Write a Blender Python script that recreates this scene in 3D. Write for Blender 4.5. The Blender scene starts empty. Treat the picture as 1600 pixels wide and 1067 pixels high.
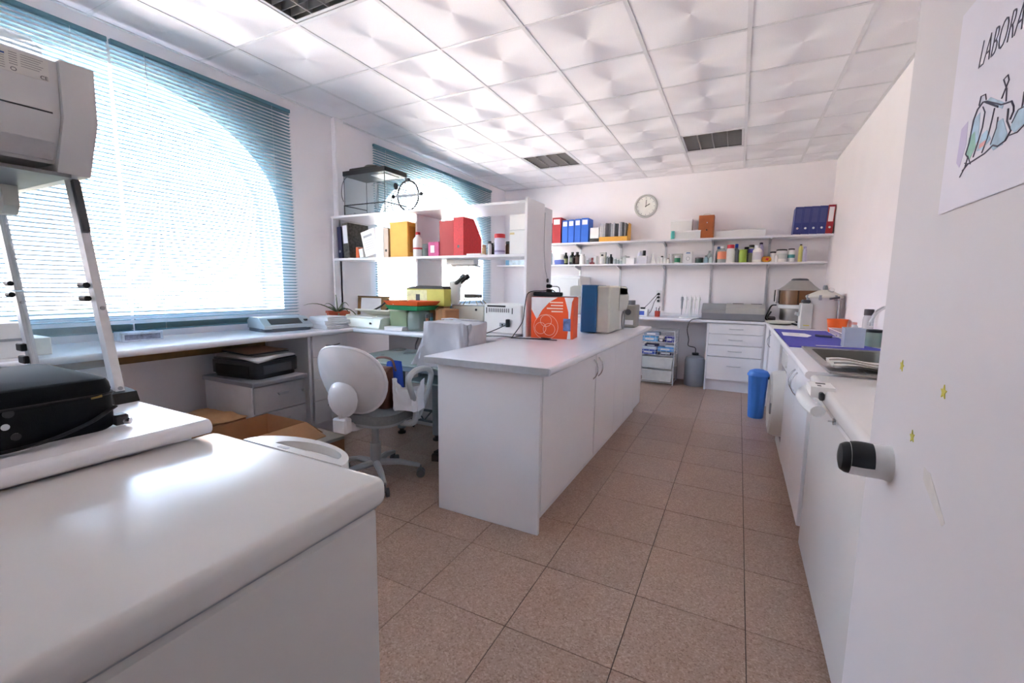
import bpy, bmesh, math, random
from mathutils import Vector, Matrix
random.seed(7)
S = bpy.context.scene
COL = S.collection

# ------------------------------------------------------------------ camera
cam_d = bpy.data.cameras.new('camera'); cam = bpy.data.objects.new('camera', cam_d); COL.objects.link(cam)
cam_d.sensor_width = 36.0; cam_d.lens = 36.0 * 690.58 / 1600; cam_d.clip_start = 0.01; cam_d.clip_end = 300
YAW, PITCH, ROLL, CAMH, CEIL = -0.4706, -0.1233, 0.0129, 1.2567, 2.783
def cam_axes():
    cy, sy, cp, sp = math.cos(YAW), math.sin(YAW), math.cos(PITCH), math.sin(PITCH)
    f = Vector((sy*cp, cy*cp, sp)); r = Vector((cy, -sy, 0)); u = r.cross(f)
    c, s = math.cos(ROLL), math.sin(ROLL)
    return c*r + s*u, -s*r + c*u, f
_r, _u, _f = cam_axes()
cam.matrix_world = Matrix(((_r.x, _u.x, -_f.x, 0), (_r.y, _u.y, -_f.y, 0), (_r.z, _u.z, -_f.z, CAMH), (0, 0, 0, 1)))
S.camera = cam

# ------------------------------------------------------------------ world, sun, exposure
w = bpy.data.worlds.new('sky'); S.world = w; w.use_nodes = True
nt = w.node_tree; nt.nodes.clear()
sky = nt.nodes.new('ShaderNodeTexSky'); sky.sky_type = 'NISHITA'; sky.sun_disc = False
sky.sun_elevation = math.radians(48); sky.sun_rotation = math.radians(60); sky.altitude = 50; sky.dust_density = 4.0
bg = nt.nodes.new('ShaderNodeBackground'); bg.inputs['Strength'].default_value = 0.92
out = nt.nodes.new('ShaderNodeOutputWorld')
tint = nt.nodes.new('ShaderNodeMix'); tint.data_type = 'RGBA'; tint.blend_type = 'MULTIPLY'; tint.inputs[0].default_value = 1.0; tint.inputs[7].default_value = (1.25, 0.985, 0.86, 1)
nt.links.new(sky.outputs[0], tint.inputs[6]); nt.links.new(tint.outputs[2], bg.inputs[0]); nt.links.new(bg.outputs[0], out.inputs[0])
sun_d = bpy.data.lights.new('sun', 'SUN'); sun = bpy.data.objects.new('sun', sun_d); COL.objects.link(sun)
sun_d.energy = 7.5; sun_d.angle = math.radians(0.6); sun_d.color = (1.0, 0.935, 0.90)
sun.rotation_euler = Vector((-0.62, -0.3, -0.72)).to_track_quat('-Z', 'Y').to_euler()   # from behind the building, so no beam enters the room
for yc in (1.40, 4.72):                                     # portals: no light of their own, only guide sky sampling through the windows
    pd = bpy.data.lights.new('window_portal', 'AREA'); pd.shape = 'RECTANGLE'; pd.size = 1.65; pd.size_y = 2.2
    pd.cycles.is_portal = True
    po = bpy.data.objects.new('window_portal', pd); COL.objects.link(po)
    po.location = (-3.80, yc, 1.75); po.rotation_euler = (0, math.radians(-90), 0)
S.view_settings.view_transform = 'Standard'; S.view_settings.look = 'None'
S.view_settings.gamma = 1.0; S.view_settings.use_curve_mapping = False
S.view_settings.exposure = 3.54
try:
    S.cycles.diffuse_bounces = 10; S.cycles.max_bounces = 16; S.cycles.transparent_max_bounces = 24
except Exception: pass

# ------------------------------------------------------------------ helpers
def lin(c):
    return tuple(((v/255)/12.92 if v/255 <= 0.04045 else ((v/255+0.055)/1.055)**2.4) for v in c)
MATS = {}
def mat(name, rgb=None, rough=0.5, metal=0.0, var=0.04, scale=14.0, bump=0.0, bscale=200.0, spec=0.5, trans=0.0, coat=0.0, ):
    """opaque procedural material: base colour slightly modulated by noise"""
    if name in MATS: return MATS[name]
    m = bpy.data.materials.new(name); m.use_nodes = True; n = m.node_tree.nodes; l = m.node_tree.links
    b = n['Principled BSDF']; c = lin(rgb)
    tc = n.new('ShaderNodeTexCoord'); no = n.new('ShaderNodeTexNoise'); no.inputs['Scale'].default_value = scale; no.inputs['Detail'].default_value = 3
    rp = n.new('ShaderNodeValToRGB'); rp.color_ramp.elements[0].position = 0.3; rp.color_ramp.elements[1].position = 0.7
    rp.color_ramp.elements[0].color = tuple(max(0, v*(1-var)) for v in c) + (1,)
    rp.color_ramp.elements[1].color = tuple(min(1, v*(1+var)) for v in c) + (1,)
    l.new(tc.outputs['Object'], no.inputs['Vector']); l.new(no.outputs['Fac'], rp.inputs['Fac']); l.new(rp.outputs['Color'], b.inputs['Base Color'])
    b.inputs['Roughness'].default_value = rough; b.inputs['Metallic'].default_value = metal
    b.inputs['Specular IOR Level'].default_value = spec; b.inputs['Coat Weight'].default_value = coat
    if bump:
        n2 = n.new('ShaderNodeTexNoise'); n2.inputs['Scale'].default_value = bscale; bp = n.new('ShaderNodeBump'); bp.inputs['Strength'].default_value = bump; bp.inputs['Distance'].default_value = 0.01
        l.new(tc.outputs['Object'], n2.inputs['Vector']); l.new(n2.outputs['Fac'], bp.inputs['Height']); l.new(bp.outputs['Normal'], b.inputs['Normal'])
    if trans:
        mx = n.new('ShaderNodeMixShader'); tr = n.new('ShaderNodeBsdfTranslucent'); mx.inputs[0].default_value = trans
        l.new(rp.outputs['Color'], tr.inputs['Color']); l.new(b.outputs[0], mx.inputs[1]); l.new(tr.outputs[0], mx.inputs[2]); l.new(mx.outputs[0], n['Material Output'].inputs[0])
    MATS[name] = m; return m
def clear(name, rgb, opacity=0.12, rough=0.05):
    """thin see-through sheet: transparent + a little diffuse + gloss"""
    if name in MATS: return MATS[name]
    m = bpy.data.materials.new(name); m.use_nodes = True; n = m.node_tree.nodes; l = m.node_tree.links
    b = n['Principled BSDF']; c = lin(rgb)
    tc = n.new('ShaderNodeTexCoord'); no = n.new('ShaderNodeTexNoise'); no.inputs['Scale'].default_value = 6
    mr = n.new('ShaderNodeMapRange'); mr.inputs['To Min'].default_value = opacity*0.85; mr.inputs['To Max'].default_value = opacity*1.15
    l.new(tc.outputs['Object'], no.inputs['Vector']); l.new(no.outputs['Fac'], mr.inputs['Value'])
    b.inputs['Base Color'].default_value = c + (1,); b.inputs['Roughness'].default_value = rough
    tr = n.new('ShaderNodeBsdfTransparent'); tr.inputs[0].default_value = tuple(0.5+0.5*v for v in c) + (1,)
    mx = n.new('ShaderNodeMixShader'); l.new(mr.outputs[0], mx.inputs[0]); l.new(tr.outputs[0], mx.inputs[1]); l.new(b.outputs[0], mx.inputs[2])
    l.new(mx.outputs[0], n['Material Output'].inputs[0]); MATS[name] = m; return m

class MB:
    """collects primitives and links them as one mesh object"""
    def __init__(s): s.v = []; s.f = []
    def add(s, vs, fs, M=None):
        o = len(s.v)
        s.v += [tuple(M @ Vector(p)) for p in vs] if M else [tuple(p) for p in vs]
        s.f += [tuple(i+o for i in f) for f in fs]; return s
    def box(s, x0, x1, y0, y1, z0, z1, b=0.0, M=None):
        if x0 > x1: x0, x1 = x1, x0
        if y0 > y1: y0, y1 = y1, y0
        if z0 > z1: z0, z1 = z1, z0
        b = min(b, (x1-x0)*.45, (y1-y0)*.45, (z1-z0)*.45)
        X, Y, Z = (x0, x1), (y0, y1), (z0, z1)
        if b <= 0:
            vs = [(X[i], Y[j], Z[k]) for i in (0, 1) for j in (0, 1) for k in (0, 1)]
            return s.add(vs, [(0, 1, 3, 2), (4, 6, 7, 5), (0, 4, 5, 1), (2, 3, 7, 6), (0, 2, 6, 4), (1, 5, 7, 3)], M)
        vs = []; idx = {}
        for i in (0, 1):
            for j in (0, 1):
                for k in (0, 1):
                    p = (X[i], Y[j], Z[k]); d = ((b, -b)[i], (b, -b)[j], (b, -b)[k])
                    for a in range(3):                     # vertex lying on the face with normal axis a
                        q = [p[t] + (d[t] if t != a else 0) for t in range(3)]
                        idx[i, j, k, a] = len(vs); vs.append(tuple(q))
        I = idx; fs = []
        for e in (0, 1):
            fs.append((I[e,0,0,0], I[e,1,0,0], I[e,1,1,0], I[e,0,1,0])); fs.append((I[0,e,0,1], I[1,e,0,1], I[1,e,1,1], I[0,e,1,1])); fs.append((I[0,0,e,2], I[1,0,e,2], I[1,1,e,2], I[0,1,e,2]))
        for i in (0, 1):
            for j in (0, 1):
                fs.append((I[i,j,0,0], I[i,j,1,0], I[i,j,1,1], I[i,j,0,1]))
                fs.append((I[i,0,j,0], I[i,1,j,0], I[i,1,j,2], I[i,0,j,2]))
                fs.append((I[0,i,j,1], I[1,i,j,1], I[1,i,j,2], I[0,i,j,2]))
                for k in (0, 1): fs.append((I[i,j,k,0], I[i,j,k,1], I[i,j,k,2]))
        return s.add(vs, fs, M)
    def cyl(s, p0, p1, r0, r1=None, n=16, cap=True):
        r1 = r0 if r1 is None else r1; p0, p1 = Vector(p0), Vector(p1); d = (p1-p0).normalized()
        a = Vector((0, 0, 1)) if abs(d.z) < .9 else Vector((1, 0, 0)); u = d.cross(a).normalized(); v = d.cross(u)
        vs = []
        for p, r in ((p0, r0), (p1, r1)):
            for i in range(n):
                t = 2*math.pi*i/n; vs.append(p + r*(math.cos(t)*u + math.sin(t)*v))
        fs = [(i, (i+1) % n, n+(i+1) % n, n+i) for i in range(n)]
        if cap: fs += [tuple(range(n-1, -1, -1)), tuple(range(n, 2*n))]
        return s.add(vs, fs)
    def tube(s, pts, r, n=8, closed=False, flat=None):
        P = [Vector(p) for p in pts]; N = len(P); vs = []; fs = []
        T = [((P[(i+1) % N] - P[i-1]) if closed else (P[min(i+1, N-1)] - P[max(i-1, 0)])).normalized() for i in range(N)]
        a = Vector((0, 0, 1)) if abs(T[0].z) < .9 else Vector((1, 0, 0)); u = T[0].cross(a).normalized()
        for i in range(N):
            u = (u - T[i]*u.dot(T[i])); u = u.normalized() if u.length > 1e-6 else T[i].orthogonal().normalized(); v = T[i].cross(u)
            rr = r[i] if isinstance(r, (list, tuple)) else r
            for k in range(n):
                t = 2*math.pi*k/n; vs.append(P[i] + rr*(math.cos(t)*u + (flat or 1)*math.sin(t)*v))
        for i in range(N if closed else N-1):
            j = (i+1) % N
            fs += [(i*n+k, i*n+(k+1) % n, j*n+(k+1) % n, j*n+k) for k in range(n)]
        if not closed: fs += [tuple(range(n-1, -1, -1)), tuple(range((N-1)*n, N*n))]
        return s.add(vs, fs)
    def lathe(s, prof, c=(0, 0, 0), n=24, M=None, sx=1.0, sy=1.0):
        vs = []; fs = []; m = len(prof)
        for r, z in prof:
            for k in range(n):
                t = 2*math.pi*k/n; vs.append((c[0]+sx*r*math.cos(t), c[1]+sy*r*math.sin(t), c[2]+z))
        for i in range(m-1): fs += [(i*n+k, i*n+(k+1) % n, (i+1)*n+(k+1) % n, (i+1)*n+k) for k in range(n)]
        if prof[0][0] > 1e-5: fs.append(tuple(range(n-1, -1, -1)))
        if prof[-1][0] > 1e-5: fs.append(tuple(range((m-1)*n, m*n)))
        return s.add(vs, fs, M)
    def prism(s, poly, ax, a, b, M=None):
        def P(u, v, t): return {'x': (t, u, v), 'y': (u, t, v), 'z': (u, v, t)}[ax]
        n = len(poly); vs = [P(u, v, a) for u, v in poly] + [P(u, v, b) for u, v in poly]
        fs = [(i, (i+1) % n, n+(i+1) % n, n+i) for i in range(n)] + [tuple(range(n-1, -1, -1)), tuple(range(n, 2*n))]
        return s.add(vs, fs, M)
    def ring(s, outer, inner, ax, a, b):
        """extruded band between two outlines with the same count"""
        def P(u, v, t): return {'x': (t, u, v), 'y': (u, t, v), 'z': (u, v, t)}[ax]
        n = len(outer); vs = []
        for t in (a, b):
            vs += [P(u, v, t) for u, v in outer] + [P(u, v, t) for u, v in inner]
        fs = []
        for i in range(n):
            j = (i+1) % n
            fs += [(i, j, n+j, n+i), (2*n+i, 2*n+j, 3*n+j, 3*n+i), (i, j, 2*n+j, 2*n+i), (n+i, n+j, 3*n+j, 3*n+i)]
        return s.add(vs, fs)
    def surf(s, fn, nu, nv, closed_u=False):
        vs = [fn(i/nu, j/nv) for j in range(nv+1) for i in range(nu + (0 if closed_u else 1))]; W = nu + (0 if closed_u else 1); fs = []
        for j in range(nv):
            for i in range(nu): fs.append((j*W+i, j*W+(i+1) % W, (j+1)*W+(i+1) % W, (j+1)*W+i))
        return s.add(vs, fs)
    def sphere(s, c, r, n=14, m=8, sx=1, sy=1, sz=1):
        prof = [(r*math.sin(math.pi*i/m), -r*math.cos(math.pi*i/m)*sz) for i in range(m+1)]; prof[0] = (0, prof[0][1]); prof[-1] = (0, prof[-1][1])
        return s.lathe(prof, c, n, None, sx, sy)
    def build(s, name, material, parent=None, world=False, loc=None, sharp=35):
        off = Vector((0, 0, 0))
        if world:
            p = parent
            while p is not None: off += Vector(p.location); p = p.parent
            if loc: off += Vector(loc)
        me = bpy.data.meshes.new(name); bm = bmesh.new()
        bv = [bm.verts.new(Vector(p) - off) for p in s.v]
        for f in s.f:
            try: bm.faces.new([bv[i] for i in f])
            except ValueError: pass
        bmesh.ops.remove_doubles(bm, verts=bm.verts, dist=1e-6)
        bmesh.ops.recalc_face_normals(bm, faces=bm.faces); bm.to_mesh(me); bm.free()
        me.polygons.foreach_set('use_smooth', [True]*len(me.polygons)); me.set_sharp_from_angle(angle=math.radians(sharp))
        me.materials.append(material)
        o = bpy.data.objects.new(name, me); COL.objects.link(o)
        if parent: o.parent = parent
        if loc: o.location = loc
        return o
def rslab(m, x0, x1, y0, y1, z0, z1, r=.02, c=.03, seg=5):
    """slab with rounded corners and rounded top and bottom edges"""
    lv = [(z0 + r - r*math.cos(math.radians(90*i/4)), r - r*math.sin(math.radians(90*i/4))) for i in range(5)] + [(z1 - r + r*math.sin(math.radians(90*i/4)), r - r*math.cos(math.radians(90*i/4))) for i in range(5)]
    vs = []; fs = []; n = 4*(seg+1)
    for z, d in lv:
        vs += [(x, y, z) for x, y in rrect(x0+d, x1-d, y0+d, y1-d, max(.002, c-d), seg)]
    for j in range(len(lv)-1): fs += [(j*n+i, j*n+(i+1) % n, (j+1)*n+(i+1) % n, (j+1)*n+i) for i in range(n)]
    fs += [tuple(range(n-1, -1, -1)), tuple(range((len(lv)-1)*n, len(lv)*n))]
    return m.add(vs, fs)
def tag(o, label, cat, group=None):
    o['label'] = label; o['category'] = cat
    if group: o['group'] = group
    return o
def thing(name, label, cat, loc=(0, 0, 0), rz=0.0, group=None):
    o = bpy.data.objects.new(name, None); COL.objects.link(o); o.location = loc; o.rotation_euler = (0, 0, rz); o.empty_display_size = .05
    return tag(o, label, cat, group)
def struct(o): o['kind'] = 'structure'; return o
def inst(o, parent=None, loc=None):
    c = o.copy(); COL.objects.link(c); c.parent = parent if parent else o.parent
    if loc is not None: c.location = loc
    return c
def copy_tree(o, parent=None):
    c = o.copy(); COL.objects.link(c); c.parent = parent
    for ch in list(o.children): copy_tree(ch, c)
    return c
def rrect(x0, x1, y0, y1, r, seg=5):
    P = []
    for cx, cy, a in ((x1-r, y0+r, -90), (x1-r, y1-r, 0), (x0+r, y1-r, 90), (x0+r, y0+r, 180)):
        for i in range(seg+1):
            t = math.radians(a + 90*i/seg); P.append((cx + r*math.cos(t), cy + r*math.sin(t)))
    return P
def circ(cx, cy, r, n=24, ry=None): return [(cx + r*math.cos(2*math.pi*i/n), cy + (ry or r)*math.sin(2*math.pi*i/n)) for i in range(n)]
def bez(p0, p1, p2, p3, n=12):
    p0, p1, p2, p3 = map(Vector, (p0, p1, p2, p3))
    return [(1-t)**3*p0 + 3*(1-t)**2*t*p1 + 3*(1-t)*t*t*p2 + t**3*p3 for t in [i/n for i in range(n+1)]]
def spline(pts, n=6):
    P = [Vector(p) for p in pts]; P = [2*P[0]-P[1]] + P + [2*P[-1]-P[-2]]; o = []
    for i in range(1, len(P)-2):
        for k in range(n):
            t = k/n; a, b, c, d = P[i-1:i+3]
            o.append(.5*((2*b) + (c-a)*t + (2*a-5*b+4*c-d)*t*t + (3*b-a-3*c+d)*t**3))
    return o + [P[-2]]
def text_mesh(name, txt, size, material, parent, M, shear=0.0, wx=1.0, depth=0.0005, off=0.0):
    cu = bpy.data.curves.new('lettering', 'FONT'); cu.body = txt; cu.size = size; cu.shear = shear; cu.extrude = depth; cu.offset = off; cu.resolution_u = 3
    ob = bpy.data.objects.new('lettering', cu); COL.objects.link(ob)
    me = bpy.data.meshes.new_from_object(ob.evaluated_get(bpy.context.evaluated_depsgraph_get()))
    bpy.data.objects.remove(ob); bpy.data.curves.remove(cu)
    me.transform(M @ Matrix.Diagonal((wx, 1, 1, 1))); me.materials.clear(); me.materials.append(material); me.name = name
    o = bpy.data.objects.new(name, me); COL.objects.link(o); o.parent = parent; return o

# ------------------------------------------------------------------ palette
WALL = mat('painted_wall', (241, 237, 239), .85, var=.015, scale=3, bump=.08, bscale=90)
LAM = mat('white_laminate', (232, 231, 234), .32, var=.015, scale=4)
LAME = mat('laminate_edge', (224, 223, 228), .4, var=.02)
TOPM = mat('worktop_laminate', (226, 227, 234), .22, var=.02, scale=5)
ENAM = mat('white_enamel', (216, 214, 211), .17, var=.015, scale=3, spec=.25)
PLW = mat('white_plastic', (228, 228, 226), .4, var=.02)
PLB = mat('beige_plastic', (214, 211, 198), .45, var=.03)
GREY = mat('grey_plastic', (150, 153, 158), .45)
DGREY = mat('dark_grey_plastic', (70, 72, 76), .45)
BLK = mat('black_plastic', (22, 22, 25), .4, var=.1)
RUB = mat('black_rubber', (16, 16, 18), .7, var=.1)
ALU = mat('brushed_aluminium', (196, 198, 202), .34, .85, var=.05, scale=40)
CHR = mat('chrome', (205, 207, 210), .14, 1.0, var=.03)
STEEL = mat('stainless_steel', (176, 174, 170), .3, .9, var=.06, scale=30)
PAPER = mat('white_paper', (238, 237, 238), .8, var=.02)
CARD = mat('brown_cardboard', (170, 122, 84), .85, var=.07, scale=9, bump=.05, bscale=60)
# ------------------------------------------------------------------ room shell
XL, XR, YN, YB = -3.47, 0.92, -0.03, 6.52
# floor: grout bed + terrazzo tiles
def terrazzo():
    m = bpy.data.materials.new('beige_terrazzo'); m.use_nodes = True; n = m.node_tree.nodes; l = m.node_tree.links; b = n['Principled BSDF']
    tc = n.new('ShaderNodeTexCoord'); oi = n.new('ShaderNodeObjectInfo'); ad = n.new('ShaderNodeVectorMath'); ad.operation = 'ADD'
    mu = n.new('ShaderNodeMath'); mu.operation = 'MULTIPLY'; mu.inputs[1].default_value = 37; l.new(oi.outputs['Random'], mu.inputs[0])
    l.new(tc.outputs['Object'], ad.inputs[0]); l.new(mu.outputs[0], ad.inputs[1])
    v = n.new('ShaderNodeTexVoronoi'); v.inputs['Scale'].default_value = 190; l.new(ad.outputs[0], v.inputs['Vector'])
    sep = n.new('ShaderNodeSeparateColor'); l.new(v.outputs['Color'], sep.inputs[0])
    rp = n.new('ShaderNodeValToRGB'); e = rp.color_ramp.elements; e[0].position = 0; e[0].color = lin((150, 122, 106)) + (1,); e[1].position = .3; e[1].color = lin((172, 146, 130)) + (1,)
    e2 = rp.color_ramp.elements.new(.8); e2.color = lin((180, 154, 138)) + (1,); e3 = rp.color_ramp.elements.new(.95); e3.color = lin((194, 170, 154)) + (1,)
    l.new(sep.outputs[0], rp.inputs['Fac'])
    no = n.new('ShaderNodeTexNoise'); no.inputs['Scale'].default_value = 5; l.new(ad.outputs[0], no.inputs['Vector'])
    mx = n.new('ShaderNodeMix'); mx.data_type = 'RGBA'; mx.blend_type = 'MULTIPLY'; mx.inputs[0].default_value = 1
    r2 = n.new('ShaderNodeValToRGB'); r2.color_ramp.elements[0].color = (.86, .84, .82, 1); r2.color_ramp.elements[1].color = (1, 1, 1, 1); l.new(no.outputs['Fac'], r2.inputs['Fac'])
    mr = n.new('ShaderNodeMix'); mr.data_type = 'RGBA'; mr.blend_type = 'MULTIPLY'; mr.inputs[0].default_value = 1
    r3 = n.new('ShaderNodeValToRGB'); r3.color_ramp.elements[0].color = (.93, .92, .91, 1); r3.color_ramp.elements[1].color = (1, .98, .96, 1); l.new(oi.outputs['Random'], r3.inputs['Fac'])
    l.new(rp.outputs[0], mx.inputs[6]); l.new(r2.outputs[0], mx.inputs[7]); l.new(mx.outputs[2], mr.inputs[6]); l.new(r3.outputs[0], mr.inputs[7]); l.new(mr.outputs[2], b.inputs['Base Color'])
    b.inputs['Roughness'].default_value = .3; b.inputs['Specular IOR Level'].default_value = .4
    return m
TERR = terrazzo(); GROUT = mat('dark_grout', (74, 60, 52), .9)
fl = MB(); fl.box(XL-.3, XR+.1, -1.6, YB+.1, -.08, -.003); floor = struct(fl.build('floor', GROUT))
T = .4; TX0, TY0 = .1055, 2.137
tile_cache = {}
def cells(lo, hi, base, step):
    k = math.floor((lo-base)/step); o = []
    while base + k*step < hi - 1e-4:
        o.append((max(lo, base+k*step), min(hi, base+(k+1)*step))); k += 1
    return o
for a0, a1 in cells(XL, XR, TX0, T):
    for b0, b1 in cells(YN-.4, YB, TY0, T):
        wx, wy = round(a1-a0, 3), round(b1-b0, 3); cx, cy = (a0+a1)/2, (b0+b1)/2
        if (wx, wy) not in tile_cache:
            m_ = MB(); m_.box(-wx/2+.0016, wx/2-.0016, -wy/2+.0016, wy/2-.0016, -.02, 0, .0006)
            tile_cache[wx, wy] = m_.build('floor_tile', TERR, floor, loc=(cx, cy, 0))
        else: inst(tile_cache[wx, wy], floor, (cx, cy, 0))

# ceiling: slab above, lay-in tiles, T-bars
ce = MB(); ce.box(XL-.3, XR+.1, -1.6, YB+.1, CEIL+.12, CEIL+.2); ceiling = struct(ce.build('ceiling', WALL))
def ceil_mat():
    """white pressed tile: shallow swirled relief around its centre plus fine grain"""
    m = bpy.data.materials.new('embossed_ceiling_tile'); m.use_nodes = True; n = m.node_tree.nodes; l = m.node_tree.links; b = n['Principled BSDF']
    b.inputs['Roughness'].default_value = .6; b.inputs['Specular IOR Level'].default_value = .3
    tc = n.new('ShaderNodeTexCoord'); no = n.new('ShaderNodeTexNoise'); no.inputs['Scale'].default_value = 160; no.inputs['Detail'].default_value = 2; l.new(tc.outputs['Object'], no.inputs['Vector'])
    rp = n.new('ShaderNodeValToRGB'); rp.color_ramp.elements[0].color = lin((230, 228, 230)) + (1,); rp.color_ramp.elements[1].color = lin((242, 240, 242)) + (1,)
    l.new(no.outputs['Fac'], rp.inputs['Fac']); l.new(rp.outputs[0], b.inputs['Base Color'])
    sp = n.new('ShaderNodeSeparateXYZ'); l.new(tc.outputs['Object'], sp.inputs[0])
    def mth(op, a, bb=None, c=None):
        k = n.new('ShaderNodeMath'); k.operation = op
        for q, v in enumerate((a, bb, c)):
            if v is None: continue
            if isinstance(v, (int, float)): k.inputs[q].default_value = v
            else: l.new(v, k.inputs[q])
        return k.outputs[0]
    th = mth('ARCTAN2', sp.outputs[1], sp.outputs[0])
    r = mth('SQRT', mth('ADD', mth('MULTIPLY', sp.outputs[0], sp.outputs[0]), mth('MULTIPLY', sp.outputs[1], sp.outputs[1])))
    h = mth('MULTIPLY', mth('MULTIPLY', r, mth('COSINE', mth('MULTIPLY_ADD', th, 3.0, PHASE))), 0.075)
    bp = n.new('ShaderNodeBump'); bp.inputs['Strength'].default_value = 1.0; bp.inputs['Distance'].default_value = 1.0; l.new(h, bp.inputs['Height']); l.new(bp.outputs['Normal'], b.inputs['Normal'])
    return m
PHASE = 0.5
CTILE = ceil_mat(); BAR = mat('white_ceiling_bar', (222, 221, 222), .5)
CX0, CY0, G = -.0481, 3.1402, .6
LIGHT_CELLS = [(-2.448, 1.340), (-2.448, 4.940), (-.648, 4.940)]
ct_cache = {}
for a0, a1 in cells(XL, XR, CX0, G):
    for b0, b1 in cells(YN, YB, CY0, G):
        if any(abs(a0-p) < .05 and abs(b0-q) < .05 for p, q in LIGHT_CELLS): continue
        wx, wy = round(a1-a0, 3), round(b1-b0, 3); cx, cy = (a0+a1)/2, (b0+b1)/2
        if (wx, wy) not in ct_cache:
            m_ = MB(); m_.box(-wx/2+.003, wx/2-.003, -wy/2+.003, wy/2-.003, 0, .012, .002); ct_cache[wx, wy] = m_.build('ceiling_tile', CTILE, ceiling, loc=(cx, cy, CEIL+.004))
        else: inst(ct_cache[wx, wy], ceiling, (cx, cy, CEIL+.004))
for a0, a1 in cells(XL, XR, CX0, G)[1:]:
    m_ = MB(); m_.box(a0-.012, a0+.012, YN, YB, CEIL, CEIL+.0035); m_.box(a0-.002, a0+.002, YN, YB, CEIL+.003, CEIL+.04); m_.build('main_runner', BAR, ceiling)
for b0, b1 in cells(YN, YB, CY0, G)[1:]:
    m_ = MB()
    for a0, a1 in cells(XL, XR, CX0, G): m_.box(a0+.012, a1-.012, b0-.011, b0+.011, CEIL+.0005, CEIL+.0035)
    m_.build('cross_tee', BAR, ceiling)
m_ = MB(); m_.box(XL, XL+.02, YN, YB, CEIL-.003, CEIL+.003); m_.box(XR-.02, XR, YN, YB, CEIL-.003, CEIL+.003); m_.box(XL, XR, YB-.02, YB, CEIL-.003, CEIL+.003)
m_.build('perimeter_angle', BAR, ceiling)

# walls
WIN = [(1.40, 1.10), (4.72, 1.10)]; SILL, SPR, RISE, WT = 1.045, 1.78, .78, .28
def archz(y, yc, a): return SPR + RISE*math.sqrt(max(0, 1-((y-yc)/a)**2))
m_ = MB(); N = 36
ys = [YN-1.5]
def wl_quad(y0, y1, za0, za1, zb0, zb1):
    for x in (XL, XL-WT): m_.add([(x, y0, za0), (x, y1, za1), (x, y1, zb1), (x, y0, zb0)], [(0, 1, 2, 3)])
TOPZ = CEIL+.12
edges = [YN-1.5]
for yc, a in WIN: edges += [yc-a, yc+a]
edges.append(YB+.1)
for i in (0, 2, 4): m_.box(XL-WT, XL, edges[i], edges[i+1], -.08, TOPZ)
for yc, a in WIN:
    th = [math.pi - math.pi*i/N for i in range(N+1)]; yy = [yc + a*math.cos(t) for t in th]; zz = [SPR + RISE*math.sin(t) for t in th]
    for i in range(N):
        wl_quad(yy[i], yy[i+1], -.08, -.08, SILL, SILL); wl_quad(yy[i], yy[i+1], zz[i], zz[i+1], TOPZ, TOPZ)
        m_.add([(XL, yy[i], zz[i]), (XL, yy[i+1], zz[i+1]), (XL-WT, yy[i+1], zz[i+1]), (XL-WT, yy[i], zz[i])], [(0, 1, 2, 3)])
        m_.add([(XL, yy[i], SILL), (XL, yy[i+1], SILL), (XL-WT, yy[i+1], SILL), (XL-WT, yy[i], SILL)], [(0, 1, 2, 3)])
struct(m_.build('wall_left', WALL))
m_ = MB(); m_.box(XL-.3, XR+.1, YB, YB+.1, -.08, TOPZ); struct(m_.build('wall_back', WALL))
m_ = MB(); m_.box(XR, XR+.1, -1.6, YB, -.08, TOPZ); struct(m_.build('wall_right', WALL))
m_ = MB(); m_.box(XL, -.66, YN-.15, YN, 0, TOPZ); m_.box(.24, XR, YN-.15, YN, 0, TOPZ); m_.box(-.66, .24, YN-.15, YN, 2.06, TOPZ); struct(m_.build('wall_near', WALL))
m_ = MB(); m_.box(XL, XR, -1.6, -1.5, 0, TOPZ); m_.box(-.2, -.1, -1.5, -1.45, 0, TOPZ); struct(m_.build('wall_corridor', WALL))  # unseen corridor enclosure, added to keep sky light out of the doorway
m_ = MB(); m_.box(-.70, -.62, YN-.16, YN+.01, 0, 2.08, .004); m_.box(.215, .28, YN-.16, YN+.01, 0, 2.08, .004); m_.box(-.62, .215, YN-.16, YN+.01, 2.03, 2.10, .004); struct(m_.build('trim_1', LAM))
m_ = MB(); m_.box(XL, XL+.05, 3.06, 3.17, .895, CEIL, .006); m_.box(XL, XL+.055, 3.07, 3.09, .895, CEIL); struct(m_.build('trim_2', WALL))
# sunlight band built as a white strip, and wood cleat, under the window bench
m_ = MB(); m_.box(XL, XL+.012, 0, 2.30, .80, .852); struct(m_.build('sunlight_band', LAM))
OLV = mat('varnished_wood', (128, 98, 48), .5, var=.12, scale=20)
m_ = MB(); m_.box(XL, XL+.018, 0, 2.30, .735, .795, .003); struct(m_.build('trim_4', OLV))

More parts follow.
